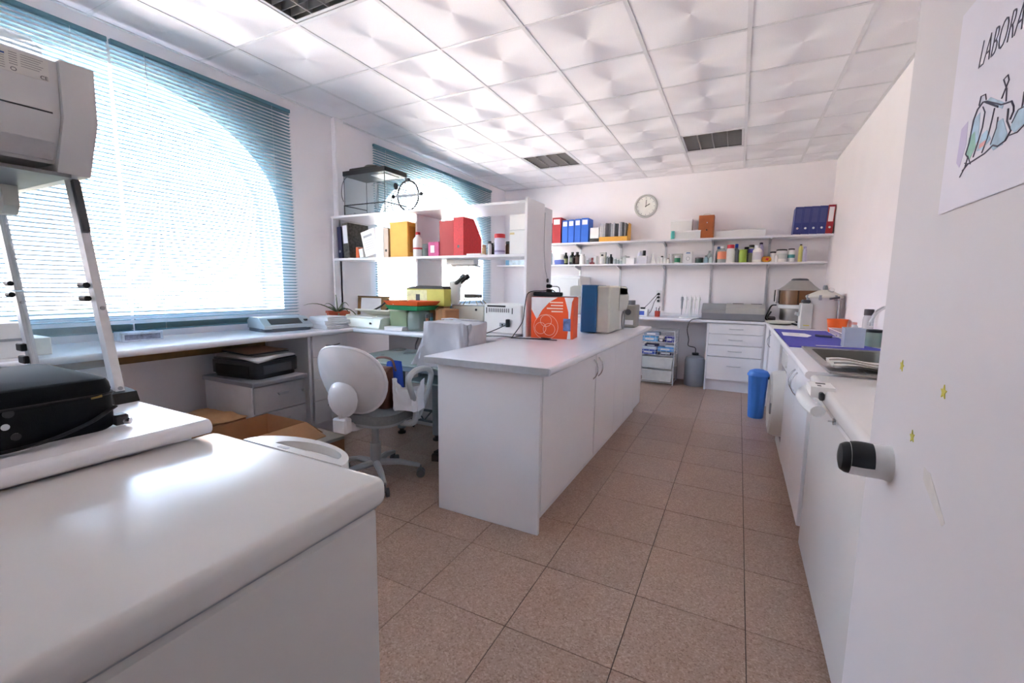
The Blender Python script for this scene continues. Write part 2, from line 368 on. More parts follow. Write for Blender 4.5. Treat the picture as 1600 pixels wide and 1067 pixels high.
# windows: arched frame, centre mullion, two panes each
FRM = mat('cream_window_frame', (226, 220, 196), .4); PANE = clear('window_glass', (235, 245, 245), .06, .02)
for wi, (yc, a) in enumerate(WIN):
    def outl(d, n=40):
        P = [(yc-a+d, SILL+d), (yc+a-d, SILL+d)]
        for i in range(n+1):
            t = math.pi*i/n; P.append((yc + (a-d)*math.cos(t), SPR + (RISE-d)*math.sin(t)))
        return P
    m_ = MB(); m_.ring(outl(0), outl(.022), 'x', XL-WT, XL-WT+.03)
    wn = struct(m_.build('window_%d' % (wi+1), FRM))
    for sgn in (-1, 1):
        P = [(yc+sgn*.001, SILL+.02), (yc+sgn*(a-.02), SILL+.02)] + [(yc + sgn*(a-.02)*math.cos(t), SPR + (RISE-.02)*math.sin(t)) for t in [math.pi/2*i/14 for i in range(14)]] + [(yc+sgn*.001, SPR+RISE-.02)]
        m_ = MB(); m_.prism(P, 'x', XL-WT+.01, XL-WT+.016); m_.build('pane', PANE, wn)
    m_ = MB(); m_.box(XL-WT+.03, XL+.012, yc-a-.02, yc+a+.02, SILL-.02, SILL+.002, .004); m_.build('window_sill', LAM, wn)

# outside the windows
m_ = MB(); m_.box(-40, -13, -30, 40, -.5, -.38); struct(m_.build('bounce_cut_road', mat('bounce_cut_asphalt', (92, 92, 94), .9, var=.1)))  # road added and kept dark to lessen light reaching the right wall
m_ = MB(); m_.box(-13, XL-WT, -30, 40, -.5, -.35); o = m_.build('outdoor_paving', mat('pale_paving', (212, 206, 202), .9)); struct(o)
HEDGE = mat('hedge_leaves', (96, 104, 78), .8, var=.4, scale=6, bump=.8, bscale=12)
m_ = MB(); rr = random.Random(3)
m_.surf(lambda u, v: (-9.0 - .9*math.sin(math.pi*v)*1.0 + (.12*math.sin(37*u*8+9*v)), -12+30*u, -.36 + 1.05*v + .07*math.sin(53*u*5+11*v)), 90, 8)
m_.surf(lambda u, v: (-10.4 + .5*math.sin(math.pi*v) + .1*math.sin(31*u*6+5*v), -12+30*u, -.36 + 1.05*v + .07*math.sin(53*u*5+11*v)), 90, 8)
m_.surf(lambda u, v: (-9.0 - 1.4*v, -12+30*u, .69 + .1*math.sin(math.pi*v) + .07*math.sin(53*u*5+11)), 90, 4)
tag(m_.build('garden_hedge', HEDGE), 'clipped green hedge outdoors beyond the window blinds', 'hedge')
m_ = MB(); m_.box(-22.4, -22, -25, 38, -.36, 5.6); m_.box(-22.5, -21.9, -25, 38, 5.6, 5.8)  # added wall, made tall and dark to block low sky light
tag(m_.build('sky_blocking_wall', mat('blocking_wall_grey', (118, 113, 112), .9)), 'tall grey wall added outdoors behind the hedge to block low sky light', 'wall')

# venetian blinds
SLAT = mat('teal_blind_slat', (112, 150, 160), .65, var=.03, spec=.15); RAIL = mat('teal_blind_rail', (78, 126, 140), .4)
BL = [(.215, 1.392, 'teal venetian blind on the large window, half nearest the flow hood'), (1.408, 2.585, 'teal venetian blind on the large window, half next to the laminator'),
      (3.53, 4.708, 'teal venetian blind behind the fish tank'), (4.724, 5.945, 'teal venetian blind in the far window by the back wall')]
slat_c = {}
for y0, y1, lab in BL:
    wdt = round(y1-y0, 3); t = thing('venetian_blind', lab, 'blind', (-3.405, (y0+y1)/2, .945), group='teal window blinds')
    m_ = MB(); m_.box(-.0135, .0135, -wdt/2, wdt/2, 1.705, 1.732, .002); m_.build('head_rail', RAIL, t)
    m_ = MB(); m_.box(-.0125, .0125, -wdt/2, wdt/2, 0, .012, .002); m_.build('bottom_rail', RAIL, t)
    n = 66; zz = [.016 + .0035*i for i in range(10)] + [.052 + (1.695-.052)*(i+1)/n for i in range(n)]
    for z in zz:
        if wdt not in slat_c:
            m_ = MB(); pr = [(-.0125, -.0032), (-.006, .0002), (.0005, .0012), (.0065, -.0002), (.0125, -.0034)]
            ca, sa = math.cos(math.radians(11)), math.sin(math.radians(11)); pr = [(x*ca - q*sa, x*sa + q*ca) for x, q in pr]
            poly = [(x, q+.0003) for x, q in pr] + [(x, q-.0003) for x, q in reversed(pr)]
            vs = [(x, s*wdt/2, q) for s in (-1, 1) for x, q in poly]; k = len(poly)
            m_.add(vs, [(i, (i+1) % k, k+(i+1) % k, k+i) for i in range(k)]); slat_c[wdt] = m_.build('slat', SLAT, t, loc=(0, 0, z), sharp=60)
        else: inst(slat_c[wdt], t, (0, 0, z))
    for yy in (-wdt*.36, wdt*.36):
        for xx in (-.0135, .0135):
            m_ = MB(); m_.cyl((xx, yy, .005), (xx, yy, 1.71), .0008, n=5); m_.build('ladder_cord', PAPER, t)
    m_ = MB(); m_.cyl((.022, -wdt*.36, .75), (.022, -wdt*.36, 1.70), .0022, n=6); m_.build('tilt_wand', clear('clear_rod', (200, 215, 220), .5), t)

# ceiling lights
PAN = mat('light_housing', (112, 110, 108), .4); LOUV = mat('mirror_louvre', (170, 168, 166), .3, .7); TUBE = mat('unlit_fluorescent_tube', (225, 225, 222), .3)
lab = ['square louvred ceiling light nearest the camera above the flow hood', 'square louvred ceiling light towards the windows in the far half of the room', 'square louvred ceiling light near the middle of the back wall']
for i, (lx, ly) in enumerate(LIGHT_CELLS):
    t = thing('ceiling_light', lab[i], 'ceiling light', (lx+.3, ly+.3, CEIL), group='recessed louvre lights')
    m_ = MB(); m_.box(-.285, .285, -.285, .285, .085, .095); 
    for s in (-1, 1): m_.box(s*.285, s*.289, -.289, .289, .004, .095); m_.box(-.289, .289, s*.285, s*.289, .004, .095)
    m_.build('housing', PAN, t)
    m_ = MB(); m_.ring([(-.288, -.288), (.288, -.288), (.288, .288), (-.288, .288)], [(-.268, -.268), (.268, -.268), (.268, .268), (-.268, .268)], 'z', .004, .008); m_.build('frame', BAR, t)
    m_ = MB(); m_.prism([(-.004, 0), (.004, 0), (.012, .05), (-.012, .05)], 'y', -.27, .27); d = m_.build('long_divider', LOUV, t, loc=(-.135, 0, .008))
    for xx in (0, .135): inst(d, t, (xx, 0, .008))
    m_ = MB(); m_.prism([(-.0015, 0), (.0015, 0), (.005, .045), (-.005, .045)], 'x', -.27, .27); d = m_.build('louvre_blade', LOUV, t, loc=(0, -.24, .010))
    for k in range(1, 9): inst(d, t, (0, -.24+.06*k, .010))
    for xx in (-.2, -.0675, .0675, .2):
        m_ = MB(); m_.cyl((xx, -.27, .07), (xx, .27, .07), .0125, n=10); m_.build('tube', TUBE, t)

# door with knob, drawing, star stickers
DOORM = mat('painted_door', (208, 205, 208), .45, var=.02, scale=3)
m_ = MB(); m_.box(.2, .24, .03, .862, .01, 2.02, .003); door = struct(m_.build('door_1', DOORM))
kt = MB(); M = Matrix.Translation((.2, .757, 1.022)) @ Matrix.Rotation(math.radians(-90), 4, 'Y')
kt.lathe([(.0, -.001), (.0255, -.001), (.0245, .003), (.0235, .006), (.0232, .03), (.0225, .046), (.0, .046)], M=M, n=32); kn = kt.build('door_knob', PLW, door)
kt = MB(); kt.lathe([(.0, .0458), (.0222, .0458), (.0215, .05), (.018, .0555), (.008, .058), (.0, .058)], M=M, n=32); kt.build('knob_cap', BLK, kn)
kt = MB()
def grip(u, v):
    a = math.radians(-100 + 100*u); r = .0242 + .0012*math.sin(math.pi*v)
    return tuple(M @ Vector((r*math.cos(a), r*math.sin(a), .02 + .026*v)))
kt.surf(grip, 12, 6); kt.surf(lambda u, v: tuple(M @ Vector(((.0215)*math.cos(math.radians(-100+100*u)), .0215*math.sin(math.radians(-100+100*u)), .02+.026*v))), 12, 6)
for uu in (0, 1): kt.surf(lambda u, v: tuple(M @ Vector(((.0215+.0027*u)*math.cos(math.radians(-100+100*uu)), (.0215+.0027*u)*math.sin(math.radians(-100+100*uu)), .02+.026*v))), 1, 4)
kt.build('knob_grip', BLK, kn)
# keyhole mark / tape smudge
m_ = MB(); m_.prism([(.640, 1.060), (.622, 1.060), (.572, 1.026), (.578, 1.020), (.600, 1.028), (.638, 1.046)], 'x', .1996, .2003); m_.build('tape_residue', mat('tape_residue', (206, 202, 198), .6, var=.06, scale=60), door)
# drawing
ps = MB(); ps.surf(lambda u, v: (.1984, .69-.297*u, 1.345+.212*v), 14, 8)
ps.surf(lambda u, v: (.1990, .69-.297*u, 1.345+.212*v), 14, 8)
pst = thing('drawing_sheet', 'landscape paper sheet lettered LABORATORIO with a drawn still, taped to the door', 'poster', (.2, .5415, 1.345))
ps.build('paper', mat('drawing_paper', (222, 220, 230), .8, var=.03, scale=8), pst, world=True)
INK = mat('black_ink', (84, 80, 98), .7); BLUEI = mat('pale_blue_crayon', (176, 202, 220), .8, var=.15, scale=80); GRNI = mat('green_crayon', (146, 188, 176), .8, var=.15, scale=80); PINKI = mat('pink_crayon', (222, 168, 170), .8, var=.1); LILI = mat('lilac_wash', (196, 188, 214), .8, var=.05)
DX = .1982
MT = Matrix(((0, 0, -1, DX-.2), (-1, 0, 0, .634-.5415), (0, 1, 0, 1.478-1.345), (0, 0, 0, 1)))
text_mesh('lettering', 'LABORATORIO', .038, INK, pst, MT, .35, .55, .0003, -.0009)
BLO = [0]
def dz(pts): return [(y-.008, 1.412 + .68*(z-1.406)) for y, z in pts]
def ln(pts, r=.0009): m = MB(); m.tube([(DX-.0001, y, z) for y, z in dz(pts)], r, 5); return m
def inkline(pts, r=.0006): ln(pts, r).build('ink_line', INK, pst, world=True)
def blob(pts, mm): BLO[0] += 1; m = MB(); m.prism(dz(pts), 'x', DX-.00002*BLO[0], DX+.0002); m.build('colour_patch', mm, pst, world=True)
blob([(.662, 1.43), (.648, 1.435), (.645, 1.40), (.655, 1.37), (.664, 1.38)], LILI)
blob([(.632, 1.432), (.622, 1.435), (.618, 1.395), (.63, 1.388), (.638, 1.395)], BLUEI); blob([(.640, 1.408), (.628, 1.412), (.622, 1.388), (.632, 1.374), (.642, 1.384)], GRNI)
blob([(.612, 1.40), (.602, 1.402), (.592, 1.386), (.606, 1.378), (.618, 1.38)], BLUEI); blob([(.614, 1.388), (.602, 1.389), (.600, 1.382), (.614, 1.381)], PINKI)
blob([(.582, 1.404), (.574, 1.404), (.562, 1.38), (.568, 1.369), (.584, 1.368), (.592, 1.378)], BLUEI); blob([(.553, 1.402), (.535, 1.404), (.53, 1.382), (.55, 1.376), (.558, 1.384)], BLUEI)
blob([(.612, 1.444), (.604, 1.446), (.575, 1.424), (.578, 1.418)], BLUEI)
inkline([(.634, 1.376), (.642, 1.385), (.637, 1.40), (.634, 1.43), (.628, 1.442), (.618, 1.447), (.61, 1.444), (.58, 1.424), (.562, 1.419), (.557, 1.41), (.556, 1.404), (.560, 1.396)], .0008)
inkline([(.612, 1.444), (.585, 1.424)], .001); inkline([(.624, 1.374), (.618, 1.39), (.612, 1.41), (.611, 1.43), (.617, 1.44)]); inkline([(.645, 1.362), (.634, 1.368), (.60, 1.370), (.585, 1.375), (.576, 1.37), (.563, 1.372), (.556, 1.381), (.565, 1.396), (.566, 1.412)], .0008)
inkline([(.606, 1.373), (.598, 1.39), (.594, 1.412), (.592, 1.426)]); inkline([(.59, 1.378), (.583, 1.396), (.583, 1.41)]); inkline([(.581, 1.432), (.572, 1.45), (.575, 1.458), (.582, 1.456), (.574, 1.44), (.572, 1.424)]); inkline([(.626, 1.446), (.624, 1.458), (.615, 1.456), (.612, 1.447)])
inkline([(.558, 1.376), (.545, 1.374), (.532, 1.38), (.53, 1.40), (.548, 1.402), (.556, 1.39)]); inkline([(.543, 1.402), (.543, 1.42)]); inkline([(.65, 1.354), (.64, 1.366), (.636, 1.38), (.628, 1.366), (.642, 1.372)])
YST = mat('yellow_star_foil', (196, 188, 60), .4)
for y, z, rot, lb in ((.753, 1.159, 10, 'small yellow star sticker highest on the door, nearest its edge'), (.615, 1.152, 0, 'small yellow star sticker on the door farthest from its edge'), (.686, 1.082, -12, 'small yellow star sticker lowest on the door above the knob')):
    P = []
    for i in range(10):
        r = (.008, .0036)[i % 2]; t_ = math.radians(90+rot+36*i); P.append((y + r*math.cos(t_), z + r*math.sin(t_)))
    m_ = MB(); m_.prism(P, 'x', .1992, .2); tag(m_.build('star_sticker', YST), lb, 'sticker', 'star stickers on the door')
# ------------------------------------------------------------------ foreground left
def bow(m, p0, p1, out, r=.0045, n=10, feet=True):
    """bow handle from p0 to p1 bulging along out"""
    p0, p1, out = Vector(p0), Vector(p1), Vector(out)
    m.tube([p0 + (p1-p0)*t + out*(math.sin(math.pi*t)**.7) for t in [i/n for i in range(n+1)]], r, 6)
def slab(m, x0, x1, y0, y1, z0, z1, nose=()):
    """worktop with bullnose on the named sides"""
    r = (z1-z0)/2; cz = (z0+z1)/2
    prof = [(r*math.cos(math.radians(a)), cz + r*math.sin(math.radians(a))) for a in range(-90, 91, 22)]
    X0, X1, Y0, Y1 = x0 + (r if '-x' in nose else 0), x1 - (r if '+x' in nose else 0), y0 + (r if '-y' in nose else 0), y1 - (r if '+y' in nose else 0)
    m.box(X0, X1, Y0, Y1, z0, z1)
    if '+x' in nose: m.prism([(X1+a, b) for a, b in prof], 'y', y0, y1)
    if '-x' in nose: m.prism([(X0-a, b) for a, b in prof], 'y', y0, y1)
    if '+y' in nose: m.prism([(Y1+a, b) for a, b in prof], 'x', x0, x1)
    if '-y' in nose: m.prism([(Y0-a, b) for a, b in prof], 'x', x0, x1)
    return m
# chest freezer
t = thing('chest_freezer', 'low white chest freezer with glossy lid in the left foreground', 'freezer', (-.955, .345, 0))
m = MB(); m.box(-1.255, -.655, .0, .672, .05, .785, .012); m.build('body', ENAM, t, world=True)
m = rslab(MB(), -1.27, -.64, -.005, .69, .79, .85, .02, .03); lid = m.build('lid', ENAM, t, world=True)
m = MB(); m.box(-1.25, -.66, .005, .668, .783, .792); m.build('lid_gasket', GREY, t, world=True)
cx = -.966
def dd(a, b, n=22): return [(cx + a*math.cos(math.radians(180*i/n)), .688 + b*math.sin(math.radians(180*i/n))) for i in range(n+1)]
o_, i_ = dd(.182, .088), [(cx+.03 + .115*math.cos(math.radians(180*i/22)), .712 + .045*math.sin(math.radians(180*i/22))) for i in range(23)]
m = MB(); m.ring(o_, i_, 'z', .815, .845); hd = m.build('lid_handle', ENAM, lid, world=True)
m = MB(); m.prism(dd(.172, .08), 'z', .812, .822); m.build('handle_recess', PLW, lid, world=True)
m = MB(); m.box(-1.02, -.985, .695, .705, .845, .8458); m.build('lock_plate', GREY, lid, world=True)
for sx in (-1.22, -.69):
    for sy in (.04, .63):
        m = MB(); m.cyl((sx, sy, 0), (sx, sy, .05), .02, n=10); m.build('foot', BLK, t, world=True)
# side counter with hood
t = thing('side_counter', 'white counter with rounded edge beside the freezer, carrying the black case', 'counter', (-1.85, .32, 0))
m = slab(MB(), -2.45, -1.225, -.02, .655, .857, .895, ('+x',)); m.build('worktop', LAM, t, world=True)
m = MB(); m.box(-2.43, -1.30, .0, .64, .08, .857); m.build('carcass', LAM, t, world=True)
m = MB(); m.box(-2.40, -1.34, .03, .60, 0, .08); m.build('plinth', DGREY, t, world=True)
# flow hood
HB = .895; t = thing('flow_hood', 'grey bench flow hood on splayed metal legs with clear side panes', 'lab hood', (-2.0, .33, HB))
HG = mat('hood_paint', (202, 202, 202), .45, var=.02); ACR = clear('acrylic_pane', (225, 235, 238), .16, .06)
m = MB(); m.prism([(-1.678, 1.84), (-1.684, 1.70), (-1.74, 1.60), (-1.76, 1.585), (-2.48, 1.585), (-2.48, 1.84)], 'y', .03, .572); hs = m.build('housing', HG, t, world=True)
m = MB(); m.prism([(-1.664, 1.845), (-1.669, 1.70), (-1.745, 1.562), (-2.49, 1.562), (-2.49, 1.845)], 'y', .573, .645); ecp = m.build('end_cap', HG, t, world=True)
m = MB(); m.prism([(-1.664, 1.845), (-1.669, 1.70), (-1.745, 1.562), (-2.49, 1.562), (-2.49, 1.845)], 'y', .0, .029); m.build('end_cap', HG, t, world=True)
def onfront(y, z, d=.001):                                     # point on the sloping upper front face
    x = -1.678 - (1.84-z)/(1.84-1.70)*.006; return (x+d, y, z)
m = MB(); P = [onfront(.05, 1.704, .0005), onfront(.556, 1.704, .0005), onfront(.556, 1.708, .0005), onfront(.05, 1.708, .0005)]
m.add(P + [(p[0]-.006, p[1], p[2]) for p in P], [(0, 1, 2, 3), (0, 1, 5, 4), (1, 2, 6, 5), (2, 3, 7, 6), (3, 0, 4, 7)]); m.build('panel_seam', BLK, hs, world=True)
m = MB(); m.prism([(-1.742, 1.592), (-1.717, 1.636), (-1.724, 1.640), (-1.757, 1.592)], 'y', .04, .565); m.build('lower_trim', ALU, hs, world=True)
m = MB(); P = [onfront(.36, 1.782), onfront(.555, 1.782), onfront(.555, 1.834), onfront(.36, 1.834)]; m.add(P + [(p[0]-.0008, p[1], p[2]) for p in P], [(0, 1, 2, 3), (4, 5, 6, 7), (0, 1, 5, 4), (1, 2, 6, 5), (2, 3, 7, 6), (3, 0, 4, 7)]); pl = m.build('rating_plate', mat('silver_label', (205, 204, 198), .4), hs, world=True)
def pl_bar(y0, y1, z0, z1, mm):
    m = MB(); P = [onfront(y0, z0, .0014), onfront(y1, z0, .0014), onfront(y1, z1, .0014), onfront(y0, z1, .0014)]; m.add(P + [(p[0]-.0003, p[1], p[2]) for p in P], [(0, 1, 2, 3), (4, 5, 6, 7), (0, 1, 5, 4), (1, 2, 6, 5), (2, 3, 7, 6), (3, 0, 4, 7)]); m.build('printed_line', mm, pl, world=True)
LBLU = mat('label_blue', (50, 84, 150), .5); LGRY = mat('label_grey_print', (120, 120, 122), .6)
pl_bar(.40, .475, 1.820, 1.824, LBLU)
for k in range(6):
    pl_bar(.482, .497, 1.828-.0055*k, 1.8295-.0055*k, LGRY); pl_bar(.40, .474, 1.815-.0055*k, 1.8162-.0055*k, LGRY); pl_bar(.503, .545-.004*(k % 3), 1.829-.0055*k, 1.8302-.0055*k, LGRY)
m = MB(); m.tube([onfront(.489 + .005*math.cos(a), 1.790 + .004*math.sin(a), .0015) for a in [math.pi*2*i/14 for i in range(14)]], .0009, 4, True); m.build('inspection_mark', LGRY, pl, world=True)
sl = math.atan2(-.006, .14)
CEM = Matrix.Translation(Vector(onfront(.537, 1.785, .0016)) - Vector((-2.0, .33, HB))) @ Matrix.Rotation(-0.0, 4, 'X') @ Matrix(((0, -math.sin(sl), 1, 0), (1, 0, 0, 0), (0, math.cos(sl), 0, 0), (0, 0, 0, 1)))
text_mesh('ce_mark', 'CE', .013, mat('black_print', (40, 40, 44), .6), pl, CEM, 0, 1.0, .0002)
def beam(m, p0, p1, w, d):
    p0, p1 = Vector(p0), Vector(p1)
    vs = []
    for p in (p0, p1):
        for a, b in ((-1, -1), (1, -1), (1, 1), (-1, 1)): vs.append((p.x + a*w/2, p.y + b*d/2, p.z))
    return m.add(vs, [(0, 1, 5, 4), (1, 2, 6, 5), (2, 3, 7, 6), (3, 0, 4, 7), (0, 3, 2, 1), (4, 5, 6, 7)])
SCRW = mat('steel_screw', (150, 150, 152), .3, .9)
for sy, yy in ((1, .632), (-1, .02)):
    for (xb, xt) in ((-1.665, -1.835), (-2.29, -2.46)):
        m = MB(); beam(m, (xb, yy, HB), (xt, yy, 1.565), .036, .022); lg = m.build('leg', ALU, t, world=True)
        for f in (.06, .42, .95):
            m = MB(); x = xb + (xt-xb)*f + .019; z = HB + (1.565-HB)*f; m.cyl((x-.003, yy, z), (x+.004, yy, z), .006, n=10); m.build('screw', SCRW, lg, world=True)
    m = MB(); P = [(-1.69, HB+.03), (-2.28, HB+.03), (-2.44, 1.555), (-1.85, 1.555)]; m.prism(P, 'y', yy-.002, yy+.002); m.build('side_pane', ACR, t, world=True)
    m = MB(); m.prism([(-1.615, HB), (-1.70, HB), (-1.705, HB+.035), (-1.63, HB+.03)], 'y', yy-.03, yy+.03); m.build('rubber_foot', RUB, t, world=True)
    m = MB(); m.cyl((-1.76, yy-.03*sy, 1.22), (-2.36, yy-.03*sy, 1.22), .0035, n=8); m.build('tie_rod', clear('clear_rod', (200, 215, 220), .5), t, world=True)
for z in (.955, 1.0):
    m = MB(); m.box(-2.335-(z-.9)*.2, -2.285-(z-.9)*.2, .605, .622, z, z+.028, .003); m.build('hinge', RUB, t, world=True)
for z in (1.205, 1.245):
    for x in (-1.765, -2.365):
        m = MB(); m.cyl((x-.02, .61, z), (x+.02, .61, z), .009, n=10); m.build('clamp_knob', BLK, t, world=True)
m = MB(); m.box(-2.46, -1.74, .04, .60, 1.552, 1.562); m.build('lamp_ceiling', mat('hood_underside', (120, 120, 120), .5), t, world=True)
m = MB(); m.box(-2.14, -2.06, .06, .58, 1.515, 1.552, .006); lf = m.build('lamp_fitting', PLW, t, world=True)
m = MB(); m.prism([(-2.15, 1.555), (-2.05, 1.555), (-2.05, 1.49), (-2.075, 1.465), (-2.125, 1.465), (-2.15, 1.49)], 'y', .54, .575); m.build('lamp_holder', PLB, lf, world=True)
m = MB(); m.cyl((-2.1, .07, 1.49), (-2.1, .54, 1.49), .013, n=12); m.build('tube', TUBE, lf, world=True)
m = MB(); m.box(-1.812, -1.785, .622, .642, 1.40, 1.56, .003, Matrix.Translation((-1.8, .63, 1.48)) @ Matrix.Rotation(math.radians(-14), 4, 'Y') @ Matrix.Translation((1.8, -.63, -1.48))); m.build('corner_bracket', DGREY, t, world=True)
# crumpled clear bag on the hood
m = MB(); rnd = random.Random(5); ph = [rnd.uniform(0, 6) for _ in range(6)]
def bagf(u, v):
    a = 2*math.pi*u; r = math.sin(math.pi*min(.98, v+.02)); k = 1+.16*math.sin(5*a+ph[0])+.1*math.sin(9*a+ph[1]+6*v)
    return (-1.84 + .12*r*k*math.cos(a), .47 + .11*r*k*math.sin(a), 1.846 + .035*(1-math.cos(math.pi*v))*(1+.3*math.sin(3*a+ph[2])))
m.surf(bagf, 28, 8, True); tag(m.build('plastic_bag', clear('crumpled_film', (225, 228, 230), .4, .12)), 'crumpled clear plastic bag lying on top of the grey flow hood', 'plastic bag')
# black instrument case
CASE = mat('black_vinyl', (9, 10, 16), .7, var=.2, scale=40, bump=.08, bscale=400, spec=.18)
t = thing('instrument_case', 'soft black zipped carrying case on the counter under the flow hood', 'case', (-1.56, .27, .895))
m = MB(); pf = rrect(-.20, .205, -.245, .24, .035, 6)
lv = [(0, .96), (.006, .99), (.02, 1.0), (.085, 1.0), (.09, .99), (.1, 1.0), (.115, .99), (.126, .97), (.130, .93)]
def cs(u, v):
    k = min(len(lv)-1, int(round(v*(len(lv)-1)))); i = int(round(u*len(pf))) % len(pf); return (pf[i][0]*lv[k][1], pf[i][1]*lv[k][1], lv[k][0])
m.surf(cs, len(pf), len(lv)-1, True); n = len(pf); b = len(m.v) - n; m.f.append(tuple(range(b, b+n))); m.f.append(tuple(range(n-1, -1, -1))); cse = m.build('body', CASE, t)
m = MB(); m.tube([(x*1.003, y*1.003, .0895) for x, y in pf], .0035, 6, True); m.build('zip', RUB, t)
m = MB(); m.cyl((.205, .19, .086), (.207, .21, .088), .0035, n=8); m.build('zip_pull', mat('brass', (150, 128, 80), .35, .9), t)
for y, z, rr_, mm in ((.055, .082, .009, BLK), (.048, .055, .007, CHR), (.062, .03, .008, BLK)):
    m = MB(); m.cyl((.20, y, z), (.208, y, z), rr_, n=12); m.build('stud', mm, t)
m = MB(); m.tube(spline([(.225, -.23, .012), (.232, -.05, .01), (.236, .08, .012), (.225, .17, .03), (.20, .235, .055)], 6), .009, 8, flat=.35); m.build('shoulder_strap', RUB, t)
m = MB(); m.box(.17, .20, .232, .262, .004, .03, .004); m.build('strap_clip', BLK, t)
m = MB(); m.cyl((.19, .25, .012), (.205, .262, .012), .008, n=10); m.build('buckle', CHR, t)

# ------------------------------------------------------------------ window bench and bench along the shelving
ZB = .895
t = thing('window_bench', 'long pale worktop running under the arched windows', 'worktop', (-3.17, 1.7, 0))
m = slab(MB(), -3.47, -2.872, -.02, 3.44, .857, ZB, ('+x',)); m.build('worktop', TOPM, t, world=True)
m = MB(); m.box(-3.45, -3.43, .02, 2.28, .0, .05); m.build('floor_batten', LAM, t, world=True)
t = thing('corner_bench', 'white worktop below the open shelving, between window bench and island', 'worktop', (-2.2, 3.07, 0))
m = slab(MB(), -2.87, -1.492, 2.69, 3.46, .857, ZB, ('-y',)); m.build('worktop', TOPM, t, world=True)
for i, x0 in enumerate((-2.865, -2.41, -1.955)):
    m = MB(); m.box(x0+.002, x0+.453, 3.105, 3.125, .08, .857, .002); m.build('back_panel', LAM, t, world=True)
m = MB(); m.box(-2.86, -1.5, 3.11, 3.13, 0, .08); m.build('plinth', LAME, t, world=True)
for x, r in ((-2.50, .006), (-2.45, .006), (-2.40, .009)):
    m = MB(); m.tube(spline([(x, 3.09, .857), (x, 3.085, .80), (x-.03, 3.08, .72), (x-.02, 3.085, .60), (x, 3.09, .5)], 5), r, 6); m.build('hose', PLB if r > .008 else GREY, t, world=True)
# drawer unit under bench (front faces the aisle, +x)
t = thing('drawer_unit', 'white four-drawer base unit under the window bench beside the office chair', 'drawer unit', (-3.18, 2.5, 0))
m = MB(); m.box(-3.44, -2.95, 2.31, 2.335, 0, .856, .002); m.box(-3.44, -2.95, 2.66, 2.685, 0, .856, .002); m.box(-3.44, -3.42, 2.335, 2.66, .1, .856); m.box(-3.42, -2.96, 2.335, 2.66, .13, .15); m.build('carcass', LAM, t, world=True)
m = MB(); m.box(-3.0, -2.985, 2.335, 2.66, 0, .13); m.build('plinth', LAME, t, world=True)
for i, (a, b) in enumerate(((.15, .328), (.333, .503), (.508, .683), (.688, .852))):
    m = MB(); m.box(-2.95, -2.932, 2.338, 2.683, a, b, .002); d = m.build('drawer', LAM, t, world=True)
    m = MB(); zc = b-.085 if i == 3 else b-.05; bow(m, (-2.932, 2.46, zc), (-2.932, 2.60, zc+.004), (.028, 0, 0), .0045); m.build('handle', DGREY, d, world=True)
t = thing('tip_box', 'white two-tier plastic box at the left end of the window bench behind the hood', 'box', (-3.12, .74, ZB))
m = MB(); m.box(-.12, .12, -.16, .09, 0, .085, .004); m.build('lower_box', PLW, t); m = MB(); m.box(-.12, .12, -.16, .06, .087, .165, .004); m.build('upper_box', PLW, t); m = MB(); m.box(-.10, .10, .1, .16, 0, .085, .003); m.build('side_bin', PLB, t)
m = MB(); m.box(.12, .124, -.14, .07, .08, .092); m.build('seam', GREY, t)
# items along the window bench
t = thing('glove_box', 'flat printed carton at the window sill end of the bench', 'box', (-3.33, 1.39, ZB), rz=math.radians(-4))
m = MB(); m.box(-.06, .06, -.105, .105, 0, .055, .002); m.build('carton', mat('pale_blue_carton', (186, 200, 216), .6, var=.2, scale=30), t)
m = MB(); m.box(.0602, .0606, -.09, .09, .01, .042); m.build('printed_panel', mat('printed_strip', (120, 128, 150), .6, var=.5, scale=40), t)
t = thing('laminator', 'pale grey desktop laminator on the window bench under the blind', 'laminator', (-3.215, 2.275, ZB), rz=math.radians(-10))
m = MB(); m.prism(rrect(-.15, .15, -.19, .19, .06, 5), 'z', 0, .025); m.build('base', mat('slate_plastic', (84, 96, 108), .45), t)
m = MB(); m.prism([(-.14, .022), (.15, .022), (.145, .045), (.06, .095), (.03, .105), (-.09, .105), (-.14, .08)], 'y', -.185, .185); m.build('shell', mat('ice_grey_plastic', (168, 184, 194), .35), t)
m = MB(); m.prism([(.132, .0555), (.068, .0935), (.066, .09), (.128, .0535)], 'y', -.13, .11); m.build('feed_slot', DGREY, t)
m = MB(); m.box(.085, .11, .14, .165, .07, .085, .003); m.build('switch', BLK, t)
m = MB(); m.tube(spline([(-.02, .19, .02), (0, .25, .01), (-.04, .30, .008), (-.1, .36, .008)], 5), .004, 6); m.build('power_cord', BLK, t)
# stack of folded drapes / papers
STK = mat('folded_sheet', (214, 216, 222), .8, var=.04)
for k, (h, w_, d_, rz, dx, lab) in enumerate(((.035, .25, .30, 4, 0, 'lowest folded white sheet bundle beside the laminator'), (.03, .24, .28, -3, .005, 'middle folded white sheet bundle beside the laminator'), (.028, .20, .24, 8, -.01, 'top folded white sheet bundle beside the laminator'))):
    z = ZB + (0, .035, .065)[k]; t = thing('folded_sheets', lab, 'sheets', (-3.08+dx, 2.635, z), rz=math.radians(rz), group='folded sheet stack')
    for q in range(3):
        m = MB(); hh = h/3; pr = [(hh/2*math.cos(math.radians(a)), hh/2 + hh/2*math.sin(math.radians(a))) for a in range(-90, 91, 30)]
        m.prism([(w_/2-.006 - .008*q + a, b + hh*q) for a, b in pr] + [(-w_/2, hh*(q+1)), (-w_/2, hh*q)], 'y', -d_/2+.004*q, d_/2-.003*q); m.build('fold', STK, t)
